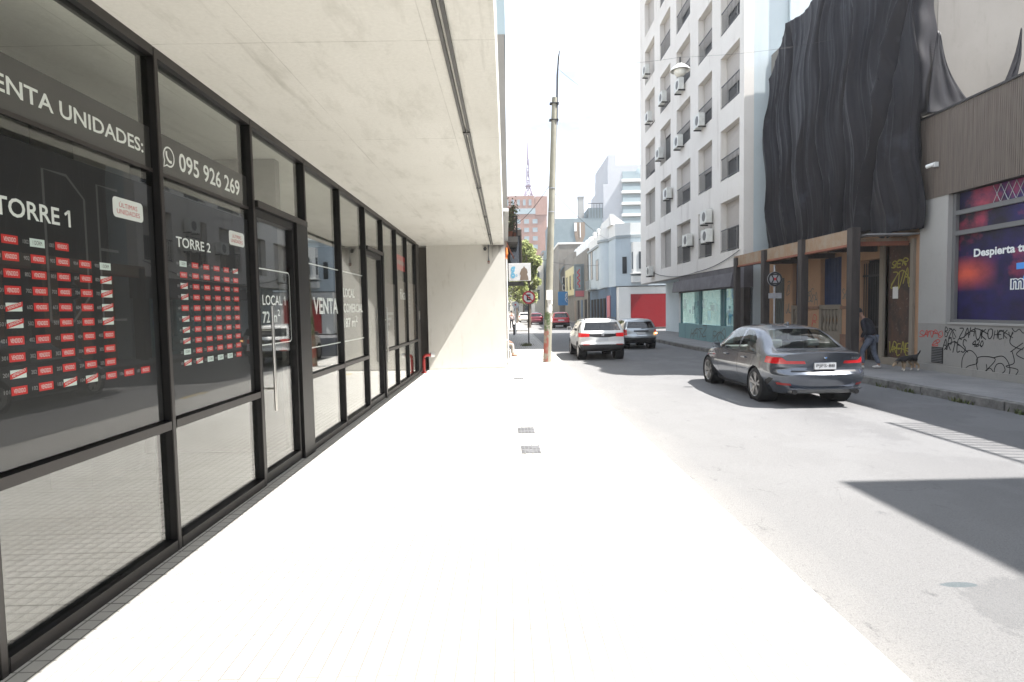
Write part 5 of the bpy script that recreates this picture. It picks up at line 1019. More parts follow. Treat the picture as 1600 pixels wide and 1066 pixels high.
def figure(label, loc, rot, J, top, legs, shoe, group=None, cap=False, hairm='hair', curl=.5, toprad=1.0):
    """J: joint positions in local coordinates (x across, y forward)"""
    t = thing('person', label, 'person', loc, rot, group); N = {}; E = []
    rad = dict(pelvis=(.125, .10), waist=(.125, .095), chest=(.15, .105), neck0=.06, neck=.05, head0=.062, head=.088, head2=.075)
    for k in ('pelvis', 'waist', 'chest', 'neck0', 'neck', 'head0', 'head', 'head2'): N[k] = (J[k], rad[k])
    chain(E, 'pelvis', 'waist', 'chest', 'neck0', 'neck', 'head0', 'head', 'head2')
    for s, sg in (('l', -1), ('r', 1)):
        for k, r in (('hip', .085), ('knee', .055), ('ankle', .037), ('toe', .036)): N[s+k] = (J[s+k], r)
        chain(E, 'pelvis', s+'hip', s+'knee', s+'ankle', s+'toe')
        for k, r in (('sho', .055), ('elb', .040), ('wri', .026)): N[s+k] = (J[s+k], r)
        chain(E, 'chest', s+'sho', s+'elb', s+'wri')
        d = Vector(J[s+'wri'])-Vector(J[s+'elb']); hand(N, E, s+'wri', sg, J[s+'wri'], d, J.get(s+'palm', (-sg, 0, 0)), curl)
    skin('body', N, E, 'skin', t, 'pelvis')
    f = 1.16*toprad; N2 = {k: (J[k], tuple(v*f for v in rad[k])) for k in ('pelvis', 'waist', 'chest')}; N2['pelvis'] = (Vector(J['pelvis'])+Vector((0, 0, .02)), (.145*toprad, .118*toprad)); N2['neck0'] = (J['neck0'], .072); E2 = []; chain(E2, 'pelvis', 'waist', 'chest', 'neck0')
    for s in 'lr':
        N2[s+'sho'] = (J[s+'sho'], .072); N2[s+'elb'] = (J[s+'elb'], .056); N2[s+'wri'] = (Vector(J[s+'wri']).lerp(Vector(J[s+'elb']), .06), .042); chain(E2, 'chest', s+'sho', s+'elb', s+'wri')
    skin('jacket' if top == 'jacket' else ('vest' if top == 'hivis' else 'shirt'), N2, E2, top, t, 'chest')
    N3 = {'pelvis': (J['pelvis'], (.135, .112))}; E3 = []
    for s in 'lr':
        N3[s+'hip'] = (J[s+'hip'], .098); N3[s+'knee'] = (J[s+'knee'], .068); N3[s+'ankle'] = (Vector(J[s+'ankle'])+Vector((0, 0, .03)), .056); chain(E3, 'pelvis', s+'hip', s+'knee', s+'ankle')
    skin('trousers', N3, E3, legs, t, 'pelvis')
    for s in 'lr':
        a = Vector(J[s+'ankle']); q = Vector(J[s+'toe']); dd = (q-a); dd.z = 0; dd.normalize(); z = q.z-.005
        N4 = {'h': (Vector((a.x, a.y, z))-dd*.05, .043), 'm': (Vector((a.x, a.y, z+.012))+dd*.03, .048), 'b': (q, (.045, .034)), 't': (q+dd*.055, (.036, .026)), 'a': (a+Vector((0, 0, -.015)), .05)}
        skin('shoe', N4, [('h', 'm'), ('m', 'b'), ('b', 't'), ('m', 'a')], shoe, t, 'm')
    hc = Vector(J['head'])+Vector((0, 0, .0)); head_extras(t, hc, J['look'], hairm, cap)
    return t
# stooping walker in a dark jacket, seen from behind and walking up the right pavement
WALK = dict(pelvis=(0, 0, .86), waist=(0, .05, 1.02), chest=(0, .14, 1.24), neck0=(0, .22, 1.38), neck=(0, .26, 1.44), head0=(0, .29, 1.49), head=(0, .33, 1.545), head2=(0, .33, 1.59), look=(-.1, .95, -.3),
 lhip=(-.09, 0, .83), lknee=(-.11, .20, .47), lankle=(-.12, .16, .10), ltoe=(-.13, .29, .045), rhip=(.09, 0, .83), rknee=(.11, -.02, .45), rankle=(.11, -.16, .09), rtoe=(.12, -.04, .045),
 lsho=(-.19, .15, 1.30), lelb=(-.26, .06, 1.04), lwri=(-.25, .17, .84), rsho=(.19, .15, 1.30), relb=(.27, .13, 1.03), rwri=(.25, .27, .84), lpalm=(1, 0, 0), rpalm=(-1, 0, 0))
figure('person in dark navy jacket, cap and pale jeans walking bent forward past the dark doorway', (9.98, 15.45, .17), radians(38), WALK, 'jacket', 'jeans', 'shoe', cap=True, toprad=1.42)
# someone sitting against the building beyond the end wall: only a leg shows
SIT = dict(pelvis=(0, 0, .44), waist=(0, -.03, .60), chest=(0, -.05, .84), neck0=(0, -.04, .99), neck=(0, -.03, 1.05), head0=(0, -.01, 1.10), head=(0, .01, 1.165), head2=(0, .01, 1.21), look=(0, 1, -.1),
 lhip=(-.10, .02, .44), lknee=(-.14, .44, .50), lankle=(-.13, .46, .09), ltoe=(-.14, .60, .045), rhip=(.10, .02, .44), rknee=(.14, .44, .50), rankle=(.14, .42, .09), rtoe=(.15, .56, .045),
 lsho=(-.19, -.04, .92), lelb=(-.24, .10, .68), lwri=(-.16, .32, .60), rsho=(.19, -.04, .92), relb=(.24, .10, .68), rwri=(.16, .32, .60), lpalm=(0, 0, -1), rpalm=(0, 0, -1))
figure('person in beige trousers and tan shoes sitting on a step beyond the end wall', (-.22, 22.4, .12), radians(-90), SIT, 'shirt', 'khaki', 'leather')
STAND = dict(pelvis=(0, 0, .95), waist=(0, .0, 1.1), chest=(0, .0, 1.33), neck0=(0, 0, 1.48), neck=(0, .01, 1.54), head0=(0, .02, 1.585), head=(0, .03, 1.65), head2=(0, .03, 1.69), look=(0, 1, 0),
 lhip=(-.09, 0, .92), lknee=(-.10, .06, .50), lankle=(-.11, .08, .10), ltoe=(-.12, .21, .045), rhip=(.09, 0, .92), rknee=(.10, .0, .50), rankle=(.11, -.10, .10), rtoe=(.12, .03, .045),
 lsho=(-.19, 0, 1.40), lelb=(-.25, -.03, 1.12), lwri=(-.26, .06, .88), rsho=(.19, 0, 1.40), relb=(.25, .0, 1.12), rwri=(.25, .1, .88), lpalm=(1, 0, 0), rpalm=(-1, 0, 0))
figure('person in a yellow high visibility vest far along the right pavement', (9.9, 82.0, .16), radians(170), STAND, 'hivis', 'trousers', 'leather')
figure('person in a pale pink top on the far left pavement by the crossing', (.45, 50.8, .12), radians(10), STAND, 'shirt', 'trousers', 'shoe')
# black and tan dog sniffing along the pavement, head to the left
t = thing('dog', 'black and tan dog with pale legs sniffing the pavement behind the walking person', 'dog', (10.5, 14.75, .17), radians(8))
N = dict(pel=((.20, 0, .36), (.072, .068)), loin=((.08, 0, .355), (.066, .06)), ribs=((-.06, 0, .335), (.085, .078)), chest=((-.17, 0, .335), (.085, .07)), nk=((-.25, 0, .315), .058), nk2=((-.31, 0, .27), .048), skull=((-.365, 0, .225), .052), muz=((-.42, 0, .165), .030), nose=((-.445, 0, .125), .020),
 t1=((.27, 0, .41), .024), t2=((.33, 0, .47), .018), t3=((.36, 0, .53), .013))
E = []; chain(E, 'pel', 'loin', 'ribs', 'chest', 'nk', 'nk2', 'skull', 'muz', 'nose'); chain(E, 'pel', 't1', 't2', 't3')
for s, y, o in (('a', -.065, 0), ('b', .065, .06)):
    N.update({s+'el': ((-.15+o, y, .23), .034), s+'wr': ((-.165+o*1.2, y, .11), .020), s+'pw': ((-.165+o*1.2, y, .03), .021), s+'to': ((-.20+o*1.2, y, .018), .017)}); chain(E, 'chest', s+'el', s+'wr', s+'pw', s+'to')
    N.update({s+'st': ((.15-o, y, .235), .046), s+'hk': ((.265-o*1.3, y, .14), .021), s+'hp': ((.25-o*1.3, y, .03), .020), s+'ht': ((.215-o*1.3, y, .018), .017)}); chain(E, 'pel', s+'st', s+'hk', s+'hp', s+'ht')
skin('body', {k: (Vector(v[0]), v[1]) for k, v in N.items()}, E, 'dog', t, 'pel')
for sg in (-1, 1): b = MB(); b.add([(-.345, sg*.03, .265), (-.33, sg*.058, .25), (-.372, sg*.066, .185), (-.385, sg*.045, .23), (-.36, sg*.05, .245)], [(0, 1, 4), (1, 2, 4), (2, 3, 4), (3, 0, 4), (0, 3, 2, 1)]); b.build('ear', 'hair', t, world=False)
b = MB()
for sg in (-1, 1): b.lathe([(0, 0), (.007, .003), (.007, .008)], (-.405, sg*.030, .215), 'y', 8)
b.build('eyes', 'eye', t, world=False)
# ------------------------------------------------------------------ concrete pole and signs on the left
t = thing('concrete_pole', 'leaning concrete utility pole with torn paper and red paint at its foot', 'utility pole', (1.395, 19.8, .12))
P0, P1 = Vector((1.395, 19.8, .1)), Vector((1.785, 19.8, 9.2))
pl = lambda z: P0.lerp(P1, (z-.1)/9.1)
b = MB(); b.tube([pl(z) for z in (.1, 1, 2, 3.5, 5, 6.5, 9.15)], [.140, .136, .130, .121, .112, .102, .088], 20); b.build('shaft', 'pole', t, smooth=50)
def arc_band(name, m, zs, a0, a1, seed):
    r = random.Random(seed); b = MB(); n = 12; vs = []
    for j, z in enumerate(zs):
        q = pl(z); R = .1415-.004*(z-.1)/.9+.003
        for i in range(n+1): a = radians(a0+(a1-a0)*i/n+r.uniform(-7, 7)*(i in (0, n))); vs.append((q.x+R*cos(a), q.y+R*sin(a), z+(r.uniform(-.06, .06) if j == len(zs)-1 else 0)))
    b.add(vs, [(j*(n+1)+i, j*(n+1)+i+1, (j+1)*(n+1)+i+1, (j+1)*(n+1)+i) for j in range(len(zs)-1) for i in range(n)]); b.build(name, m, t, smooth=60, recalc=False)
arc_band('red_band', 'polered', (.121, .4, .7, 1.0, 1.25), 135, 275, 1); arc_band('green_band', 'polegreen', (1.2, 1.4, 1.6, 1.85), 165, 285, 2)
rr = random.Random(4)
for k in range(9):
    z = 1.5+rr.random()*1.3; h = .15+.25*rr.random(); a0 = -2.4+rr.random()*1.6; n = 6; vs = []
    for i in range(n+1):
        a = a0+i*.16; R = .1405-.004*(z-.1)/.9+.002; q = pl(z); j = rr.uniform(-.03, .03); vs += [(q.x+R*cos(a), q.y+R*sin(a), z+j), (q.x+R*cos(a), q.y+R*sin(a), z+h+j)]
    b = MB(); b.add(vs, [(2*i, 2*i+2, 2*i+3, 2*i+1) for i in range(n)]); b.build('torn_paper', 'paper', t, recalc=False)
q = pl(2.45); b = MB(); b.box(q.x-.11, q.x+.12, q.y-.155, q.y-.13, 2.28, 2.62); b.build('notice', 'bulb', t)
b = MB(); b.tube([(1.845, 19.8, 8.25), (1.89, 19.8, 9.9), (1.94, 19.8, 10.5), (1.98, 19.8, 10.72)], [.035, .03, .028, .012], 8)
b.build('top_pipe', 'dmetal', t, smooth=40)
b = MB()
for z in (8.4, 8.95): q = pl(z); b.box(q.x-.16, q.x+.15, q.y-.10, q.y+.10, z-.018, z+.018)
b.build('clamp', 'dmetal', t)
b = MB()
b = None
for z in (5.3, 6.1, 3.4): q = pl(z); b = MB(); b.tube([(q.x, q.y, z-.02), (q.x, q.y, z+.02)], .118, 16); b.build('strap', 'galv', t)
b = MB(); b.tube([(1.60+.12, 19.78, 4.9), (1.66+.11, 19.78, 6.6), (1.75+.1, 19.78, 8.4)], .02, 6); b.build('conduit', 'galv', t)
for x, z in ((2.02, 9.62), (2.12, 9.8)): pass
cable('thin cable from the pole top to the white apartment block', [(1.93, 19.8, 10.1), (6.0, 30, 12.4), (10.1, 41, 18.5)], .005, .2)
cable('thin cable crossing low behind the pole toward the blue house', [(.2, 27.5, 5.9), (1.55, 19.95, 6.2), (9.3, 52, 8.2)], .010, .25)
cable('slack cable crossing the street behind the no parking sign', [(.2, 31, 5.2), (9.3, 56, 6.2)], .013, .4)
t = thing('no_parking_sign', 'round red and white no parking sign on a thin post near the kerb', 'sign', (1.13, 29.0, .12))
b = MB(); b.tube([(1.12, 29.02, .12), (1.14, 29.02, 2.85)], .032, 8); b.build('post', 'dmetal', t, smooth=50)
b = MB(); b.lathe([(0, 0), (.33, 0), (.335, .012), (.33, .024), (0, .024)], (1.15, 28.96, 2.57), 'y', 32); d = b.build('disc', 'signwhite', t, smooth=30)
F = lambda u, v: (1.15+u, 28.955, 2.57+v)
b = MB(); b.strokes([[(.29*cos(a), .29*sin(a)) for a in [2*pi*k/36 for k in range(37)]]], F, .085); b.build('red_ring', 'signred', d, recalc=False)
b = MB(); b.text('E', lambda u, v: (1.15-.10+.2*u, 28.950, 2.57-.15+.3*v), 0, .05); b.build('black_letter', 'signblack', d, recalc=False)
b = MB(); b.strokes([[(-.2, .2), (.2, -.2)]], lambda u, v: (1.15+u, 28.944, 2.57+v), .06); b.build('red_bar', 'signred', d, recalc=False)
t = thing('round_sign', 'small pale round sign on a white post farther along the left kerb', 'sign', (.75, 46.0, .12)); b = MB(); b.tube([(.75, 46.02, .0), (.75, 46.02, 2.5)], .05, 8); b.build('post', 'bulb', t); b = MB(); b.lathe([(0, 0), (.27, 0), (.27, .03), (0, .03)], (.75, 45.94, 2.35), 'y', 24); d = b.build('disc', 'signwhite', t); b = MB(); b.add([(.75+.07*cos(k*pi/6), 45.93, 2.35+.07*sin(k*pi/6)) for k in range(12)], [tuple(range(12))]); b.build('red_spot', 'signred', d, recalc=False)
for x, y, lab in ((10.0, 39.2, 'dark bollard on the right pavement before the red shutter'), (.55, 41.5, 'grey bollard on the left pavement corner near the round sign')):
    t = thing('bollard', lab, 'bollard', (x, y, .12), 0, 'bollards at the crossing'); b = MB(); b.tube([(x, y, .12), (x, y, .80), (x, y, .86), (x, y, .90)], [.075, .075, .09, .05], 12); b.build('post', 'dmetal', t, smooth=40); b = MB(); b.tube([(x, y, .68), (x, y, .74)], .079, 12); b.build('band', 'galv', t)

# ------------------------------------------------------------------ far buildings
def wins(root, face, plane, rects, wm='wglass', fm=None, proud=.03, depth=.06):
    """windows on a wall: face 'x' (looking down the street side) or 'y' (facing the camera)"""
    for (u0, u1, z0, z1) in rects:
        b = MB(); e = .09
        def bx(B, a, c, d, f, p, q):
            if face == 'y': B.box(a, c, plane-q, plane-p, d, f)
            else: B.box(plane-q, plane-p, a, c, d, f)
        bx(b, u0-e, u0, z0-e, z1+e, .001, depth); bx(b, u1, u1+e, z0-e, z1+e, .001, depth); bx(b, u0, u1, z0-e, z0, .001, depth); bx(b, u0, u1, z1, z1+e, .001, depth)
        w_ = b.build('window', fm or 'pwhite', root); b = MB(); bx(b, u0, u1, z0, z1, .001, .012); bx(b, (u0+u1)/2-.03, (u0+u1)/2+.03, z0, z1, .0125, .03); b.build('pane', wm, w_)
# neighbour beyond the end wall
NB = thing('grey_neighbour', 'narrow grey building rising just beyond the pale end wall on the left', 'building', (-2, 22, .12))
b = MB(); b.box(-9, -.32, 18.40, 26.2, .1, 3.3); b.box(-9, .10, 18.36, 26.2, 5.21, 10.6); b.box(-9, -.02, 18.36, 26.2, 3.3, 5.2); b.build('wall', 'stone', NB); b = MB(); b.box(-9, .13, 18.38, 26, 10.605, 12.2); b.build('glass_parapet', 'lglass', NB); b = MB(); b.box(-9, .14, 18.34, 26.2, 5.10, 5.2); b.build('ledge', 'pwhite', NB)
b = MB(); b.box(-.319, .12, 21.5, 23.2, .12, .40); b.build('door_step', 'stone', NB)
N2_ = thing('balcony_house', 'shabby dark house with a cluttered balcony over the left pavement', 'house', (-3, 29, .12))
b = MB(); b.box(-9, .08, 26.3, 34, .1, 9.5); b.build('wall', 'brown', N2_); b = MB(); b.box(.08, .60, 26.6, 29.2, 5.1, 5.35); b.build('balcony_slab', 'stone', N2_)
b = MB()
for k in range(14): b.box(.56, .59, 26.62+k*.19, 26.65+k*.19, 5.351, 6.25)
for k in range(4): b.box(.1+k*.14, .12+k*.14, 26.6, 26.63, 5.351, 6.25)
b.box(.08, .6, 26.59, 26.64, 6.25, 6.3); b.box(.55, .6, 26.64, 29.2, 6.25, 6.3); b.build('balcony_railing', 'dmetal', N2_)
b = MB(); b.prism([(.08, 4.9), (.40, 4.3), (.42, 4.35), (.08, 5.09)], 'y', 26.4, 26.6); b.box(.08, .5, 29.5, 33.5, 4.0, 7.2); b.build('bracket', 'rustred', N2_)
b = MB(); b.box(.08, .85, 29.0, 33.9, 3.9, 6.0); b.build('bay', 'brown', N2_); wins(N2_, 'y', 29.0, [(.25, .7, 4.3, 5.6)], 'wglass', 'dmetal')
for i, (x, y, z) in enumerate(((.25, 26.75, 6.5), (.45, 27.2, 6.75), (.35, 28.2, 6.6))):
    tt = thing('balcony_plant', ['dark bushy plant in the near corner of the cluttered balcony', 'taller dark plant in the middle of the cluttered balcony', 'dark plant at the far end of the cluttered balcony'][i], 'plant', (x, y, 5.35), 0, 'plants on the balcony'); b = MB(); b.lathe([(0, 5.355), (.1, 5.355), (.13, 5.6), (.12, 5.6), (0, 5.58)], (x, y, 0), 'z', 12); b.build('pot', 'rustred', tt); b = MB(); r2 = random.Random(i)
    for k in range(150):
        c = Vector((x+r2.gauss(0, .12), y+r2.gauss(0, .16), z+r2.gauss(-.3, .33))); a = Vector((r2.gauss(0, 1), r2.gauss(0, 1), r2.gauss(0, 1))).normalized()*.07; d = a.orthogonal().normalized()*.035; b.add([c-a, c+d, c+a, c-d], [(0, 1, 2, 3)])
    b.build('foliage', 'weed', tt, recalc=False)
t = thing('shop_sign', 'white projecting box sign with pale blue letter g over the left pavement', 'sign', (.6, 25.0, 3.2)); b = MB(); b.box(.13, 1.10, 24.9, 25.15, 3.22, 3.98); bx_ = b.build('box', 'signwhite', t, bevel=.01)
b = MB(); b.text('g', fitF(.22, .42, 3.32, 3.84, 24.895), 0, .04); b.text('o', fitF(.44, .52, 3.40, 3.50, 24.895), 0, .02); b.build('sign_letter', 'logolb', bx_, recalc=False)
b = MB(); b.add([(x, 24.894, z) for x, z in ((.62, 3.24), (1.0, 3.24), (.97, 3.42), (.93, 3.5), (.97, 3.56), (.93, 3.72), (.85, 3.78), (.81, 3.86), (.77, 3.78), (.69, 3.72), (.62, 3.52), (.66, 3.44))], [tuple(range(12))]); b.build('sign_picture', 'dome', bx_, recalc=False)
b = MB(); b.box(.02, .129, 24.95, 25.1, 3.4, 3.5); b.box(.02, .129, 24.95, 25.1, 3.75, 3.85); b.build('bracket', 'dmetal', t)
b = MB(); b.box(.0, .13, 24.6, 25.4, 2.95, 3.2); b.box(.125, .8, 25.3, 25.45, 3.02, 3.2); b.build('canopy_edge', 'dmetal', t)
N3_ = thing('left_far_house', 'plain grey house at the far corner of the left pavement', 'house', (-4, 37, .12)); b = MB(); b.box(-9, -.02, 34.1, 41.9, .1, 7.0); b.build('wall', 'stone', N3_); b = MB(); b.box(-9, .1, 34.1, 41.9, 7.0, 7.2); b.build('cornice', 'pwhite', N3_)
N4_ = thing('left_distant_row', 'distant cream buildings past the crossing behind the leafy tree', 'building', (-6, 70, .12)); b = MB(); b.box(-14, -.4, 52.5, 110, .1, 9); b.build('wall', 'cream', N4_); wins(N4_, 'y', 52.5, [(-8, -6.5, 4.5, 6.8), (-4, -2.5, 4.5, 6.8)]); 

# corner house across the junction with the red shutter
BH = thing('corner_house', 'pale blue two storey corner house with rounded bay and red garage shutter', 'house', (11, 56, .16))
b = MB(); b.box(10.15, 16.0, 51.2, 56, .1, 3.82); b.build('garage_wall', 'pwhite', BH); b = MB(); b.box(14.62, 16.0, 51.17, 51.199, .1, .93); b.build('grey_base', 'greyb', BH)
b = MB(); b.box(11.22, 14.56, 51.12, 51.199, .16, 3.15); g_ = b.build('garage_door', 'reddoor', BH); b = MB()
for k in range(24): b.box(11.24, 14.54, 51.108, 51.1199, .2+k*.122, .205+k*.122+.095)
b.build('slat', 'reddoor', g_)
# upper storey: plan outline with a rounded corner
def plan(off): 
    o = [(22, 51.0-off), (11.2, 51.0-off), (9.95, 51.6-off*.9)]
    cx, cy, R = 10.4, 55.2, 1.35+off
    o += [(cx-R*cos(a), cy-R*sin(a)) for a in [radians(62-k*15) for k in range(9)]]
    return o+[(9.6-off, 58.0), (9.6-off, 65.9), (22, 65.9)]
b = MB(); b.prism(plan(0)[::-1], 'z', 3.90, 8.2); b.build('upper_wall', 'pblue', BH, smooth=25); b = MB(); b.prism(plan(.16)[::-1], 'z', 8.2, 8.42); b.build('cornice', 'greyb', BH)
b = MB(); b.prism(plan(-.1)[::-1], 'z', 8.42, 9.5); b.build('parapet', 'pwhite', BH); b = MB(); b.prism([(9.7+.0, 9.5), (12.2, 9.5), (11.0, 9.62), (10.4, 10.1), (9.9, 10.5), (9.6, 10.5)], 'y', 52.3, 52.7); b.box(9.62, 10.0, 52.7, 57, 9.5, 10.3); b.build('curved_gable', 'pwhite', BH)
for y in (57.2, 59.6, 62.2): b = MB(); b.lathe([(0, 10.2), (.16, 10.15), (.22, 9.95), (.16, 9.75), (.12, 9.5)], (9.75, y, 0), 'z', 12); b.build('finial', 'pwhite', BH, smooth=50)
wins(BH, 'y', 51.0, [(11.75, 12.15, 5.3, 6.85)], 'wglass', 'greyb'); wins(BH, 'x', 9.6, [(59.0, 60.3, 4.9, 6.9), (62.8, 64.0, 5.2, 8.2)], 'shutter', 'greyb')
b = MB(); b.box(11.25, 12.9, 50.2, 50.99, 5.0, 7.7); by = b.build('bay_window', 'pwhite', BH); b = MB(); b.box(11.75, 12.2, 50.15, 50.199, 5.35, 6.85); b.box(11.22, 11.249, 50.3, 50.7, 5.35, 6.85); b.build('pane', 'wglass', by); b = MB(); b.box(11.1, 13.0, 50.1, 50.999, 4.92, 4.999); b.box(11.2, 12.9, 50.3, 50.99, 4.2, 4.75); b.build('sill', 'pwhite', by)
b = MB(); b.prism([(10.5, 51.28), (10.85, 51.11), (10.87, 51.15), (10.52, 51.32)], 'z', 5.0, 6.5); b.build('window', 'wglass', BH)
b = MB(); b.prism([(10.12, 52.3), (9.75, 53.0), (9.72, 65.8), (21, 65.8), (21, 56.02), (10.12, 56.02)], 'z', .1, 3.88); b.build('shopfront', 'bluebase', BH)
b = MB(); b.box(9.66, 9.719, 53.1, 54.6, .2, 3.1); b.build('door', 'pink', BH)
for k, y in enumerate((55.5, 57.5, 59.5, 61.5, 63.5)): b = MB(); b.box(9.66, 9.719, y, y+1.2, .3, 2.9); b.build('door', 'dark', BH)
b = MB()
for k in range(16): b.tube([(9.5-.55, 60+k*.25, 4.0), (9.5-.62, 60+k*.25, 4.9)], .012, 4)
b.tube([(8.88, 60, 4.9), (8.88, 63.8, 4.9)], .02, 5); b.box(8.9, 9.6, 59.9, 63.9, 3.9, 3.99); b.build('balcony', 'greyb', BH)
# yellow house with the tall sign
YH = thing('yellow_house', 'weathered yellow fronted house behind the tall vertical sign', 'house', (10, 76, .16)); b = MB(); b.box(9.5, 22, 66.1, 92, .1, 3.8); b.box(9.5, 22, 80, 92, 3.8, 9.9); b.box(9.52, 22, 66.1, 79.9, 3.81, 8.9); b.build('wall', 'stone', YH); b = MB(); b.box(9.2, 9.519, 74.5, 88, 3.82, 7.7); b.build('yellow_front', 'ylw', YH); wins(YH, 'x', 9.2, [(76, 78, 4.6, 6.6), (80, 82, 4.6, 6.6), (84.5, 86.5, 4.6, 6.6)], 'wglass', 'ylw')
for k in range(6): b = MB(); y = 68+k*2.6; b.lathe([(.95, 0), (.95, 1.1), (.7, 1.45), (0, 1.5)], (10.7, y, 8.92), 'z', 14); b.build('roof_tank', 'bulb', YH, smooth=50)
for k in range(4): b = MB(); y = 67+k*3.4; b.box(9.44, 9.50, y, y+1.6, .3, 3.0); b.build('shop_door', ['dark', 'bluebase', 'dark', 'brown'][k], YH)
t = thing('vertical_sign', 'tall grey projecting sign with a pale strip and red lettering', 'sign', (9.4, 69.5, 3.4)); b = MB(); b.box(8.35, 9.6, 69.3, 69.9, 3.35, 7.3); s_ = b.build('box', 'greybl', t); b = MB(); b.box(8.55, 9.15, 69.26, 69.299, 4.3, 7.0); b.build('panel', 'lglass', s_)
b = MB(); b.strokes([smoothline([(8.85+.14*sin(k*1.9), 4.5+k*.2) for k in range(12)], 4)], lambda u, v: (u, 69.255, v), .13); b.build('red_lettering', 'signred', s_, recalc=False); b = MB(); b.box(8.45, 9.5, 69.27, 69.299, 3.4, 4.1); b.build('lower_panel', 'pink', s_); b = MB(); b.box(8.58, 9.12, 69.25, 69.2599, 4.32, 4.34); b.build('trim', 'bulb', s_)
SH = thing('stone_house', 'grey stone house with an arched front beyond the yellow house', 'house', (9, 100, .16)); b = MB(); b.box(8.6, 24, 92.2, 118, .1, 12.3); b.build('wall', 'stone', SH); b = MB(); b.lathe([(1.9, 0), (2.1, 0), (2.1, .3), (1.9, .3)], (10.7, 92.0, 7.2), 'y', 28); b.build('arch', 'greybl', SH); wins(SH, 'y', 92.2, [(9.2, 10.0, 5.0, 7.0), (11.5, 12.3, 5.0, 7.0)]); b = MB(); b.box(8.5, 24, 92.1, 118, 12.3, 12.6); b.build('cornice', 'pwhite', SH)
t = thing('blue_sign', 'blue rectangular shop sign far along the right side', 'sign', (8.7, 84.9, 2.4)); b = MB(); b.box(7.75, 9.19, 84.8, 85.0, 2.45, 4.5); s_ = b.build('panel', 'bsign', t); b = MB(); b.strokes([smoothline([(8.9, 4.2), (9.1, 3.7), (8.8, 3.4), (9.05, 2.9)], 5), smoothline([(9.1, 4.3), (8.85, 3.9), (9.1, 3.3)], 5)], lambda u, v: (u, 84.79, v), .08); b.build('sign_drawing', 'signwhite', s_, recalc=False)
GB = thing('blank_wall_building', 'blue grey windowless building with an odd slotted opening behind the houses', 'building', (16, 132, 0)); b = MB(); b.box(10.6, 22.2, 130, 150, 0, 22.3); b.build('wall', 'greybl', GB); b = MB(); b.prism([(15.7, 21.4), (18.2, 21.4), (18.2, 18.4), (17.3, 16.3), (16.3, 16.3), (15.8, 18.6)], 'y', 129.9, 129.999); b.build('opening', 'dome', GB); b = MB(); b.box(15.75, 16.3, 129.82, 129.899, 19.4, 21.3); b.box(17.0, 17.2, 129.82, 129.899, 18.0, 21.3); b.build('opening_fin', 'pwhite', GB); b = MB(); b.box(19.0, 22.3, 130, 138, 22.3, 24.6); b.build('roof_shed', 'greybl', GB); b = MB()
for k in range(6): b.box(18.9+k*.66, 18.98+k*.66, 129.9, 129.98, 22.31, 25.6)
b.box(18.9, 22.3, 129.9, 129.98, 25.5, 25.65); b.build('roof_fence', 'dmetal', GB); b = MB(); b.box(8.3, 10.59, 128, 150, 0, 15); b.box(10.6, 16, 118.5, 129.8, 0, 14.8); b.build('low_wing', 'greybl', GB)
t = thing('chimney_stack', 'plain pale concrete stack rising above the blue grey building', 'chimney', (17.5, 133, 22.3)); b = MB(); b.box(17.0, 18.3, 132, 133.4, 22.3, 27.4); b.build('shaft', 'stackc', t); b = MB(); b.box(16.9, 18.4, 131.9, 133.5, 27.4, 27.6); b.build('cap', 'stackc', t)
WT = thing('white_tower', 'white tower block with stepped top and glass balconies behind the corner house', 'apartment block', (30, 145, 0)); b = MB(); b.box(24.2, 50, 140, 160, 0, 32.0); b.box(25.3, 50, 140.01, 160, 32, 36.5); b.box(25.4, 27.2, 140.02, 160, 36.5, 39); b.build('wall', 'towerw', WT)
for k in range(6):
    z = 19+k*2.75; 
    if z > 33: break
    b = MB(); b.box(28.4, 44, 138.6, 139.999, z-.5, z+.15); b.build('balcony_slab', 'pwhite', WT); b = MB(); b.box(28.6, 44, 138.7, 138.78, z+.151, z+1.15); b.build('balcony_glass', 'lglass', WT); b = MB(); b.box(28.8, 44, 139.9, 139.999, z+.2, z+2.2); b.build('window', 'lglass', WT)
b = MB(); b.lathe([(3.0, 0), (2.6, 1.5), (1.5, 2.6), (0, 3.0)], (34, 142, 34.0), 'z', 24); b.build('glass_dome', 'lglass', WT, smooth=50)
BT = thing('brick_tower', 'orange brick tower block far behind the pole with a band of windows', 'tower block', (10, 240, 0)); b = MB(); b.box(-6, 12.2, 230, 250, 0, 40.0); b.box(12.21, 17, 230.5, 250, 0, 39.6); b.box(-6, 12.2, 230, 250, 42.2, 47.2); b.build('wall', 'brick', BT); b = MB(); b.box(-6, 12.4, 229.8, 250, 40.01, 42.19); b.build('glass_band', 'lglass', BT); b = MB(); b.box(12.41, 17.2, 230, 250, 39.61, 47); b.build('orange_side', 'brick', BT)
wins(BT, 'y', 230, [(-4+k*2.3, -2.9+k*2.3, 43.4, 45.8) for k in range(7)]+[(1.0+i*3.4, 3.0+i*3.4, 26+j*3.4, 27.8+j*3.4) for i in range(4) for j in range(4)], 'lglass', 'brick', depth=.12)
t = thing('radio_mast', 'tall thin lattice radio mast standing on the brick tower', 'mast', (10, 238, 47.2)); b = MB(); P = [(-2.2, -2.2), (2.2, -2.2), (2.2, 2.2), (-2.2, 2.2)]
lv = [(47.2, 2.3), (49.5, 1.5), (52, .8), (55, .55), (60, .45), (64, .3)]
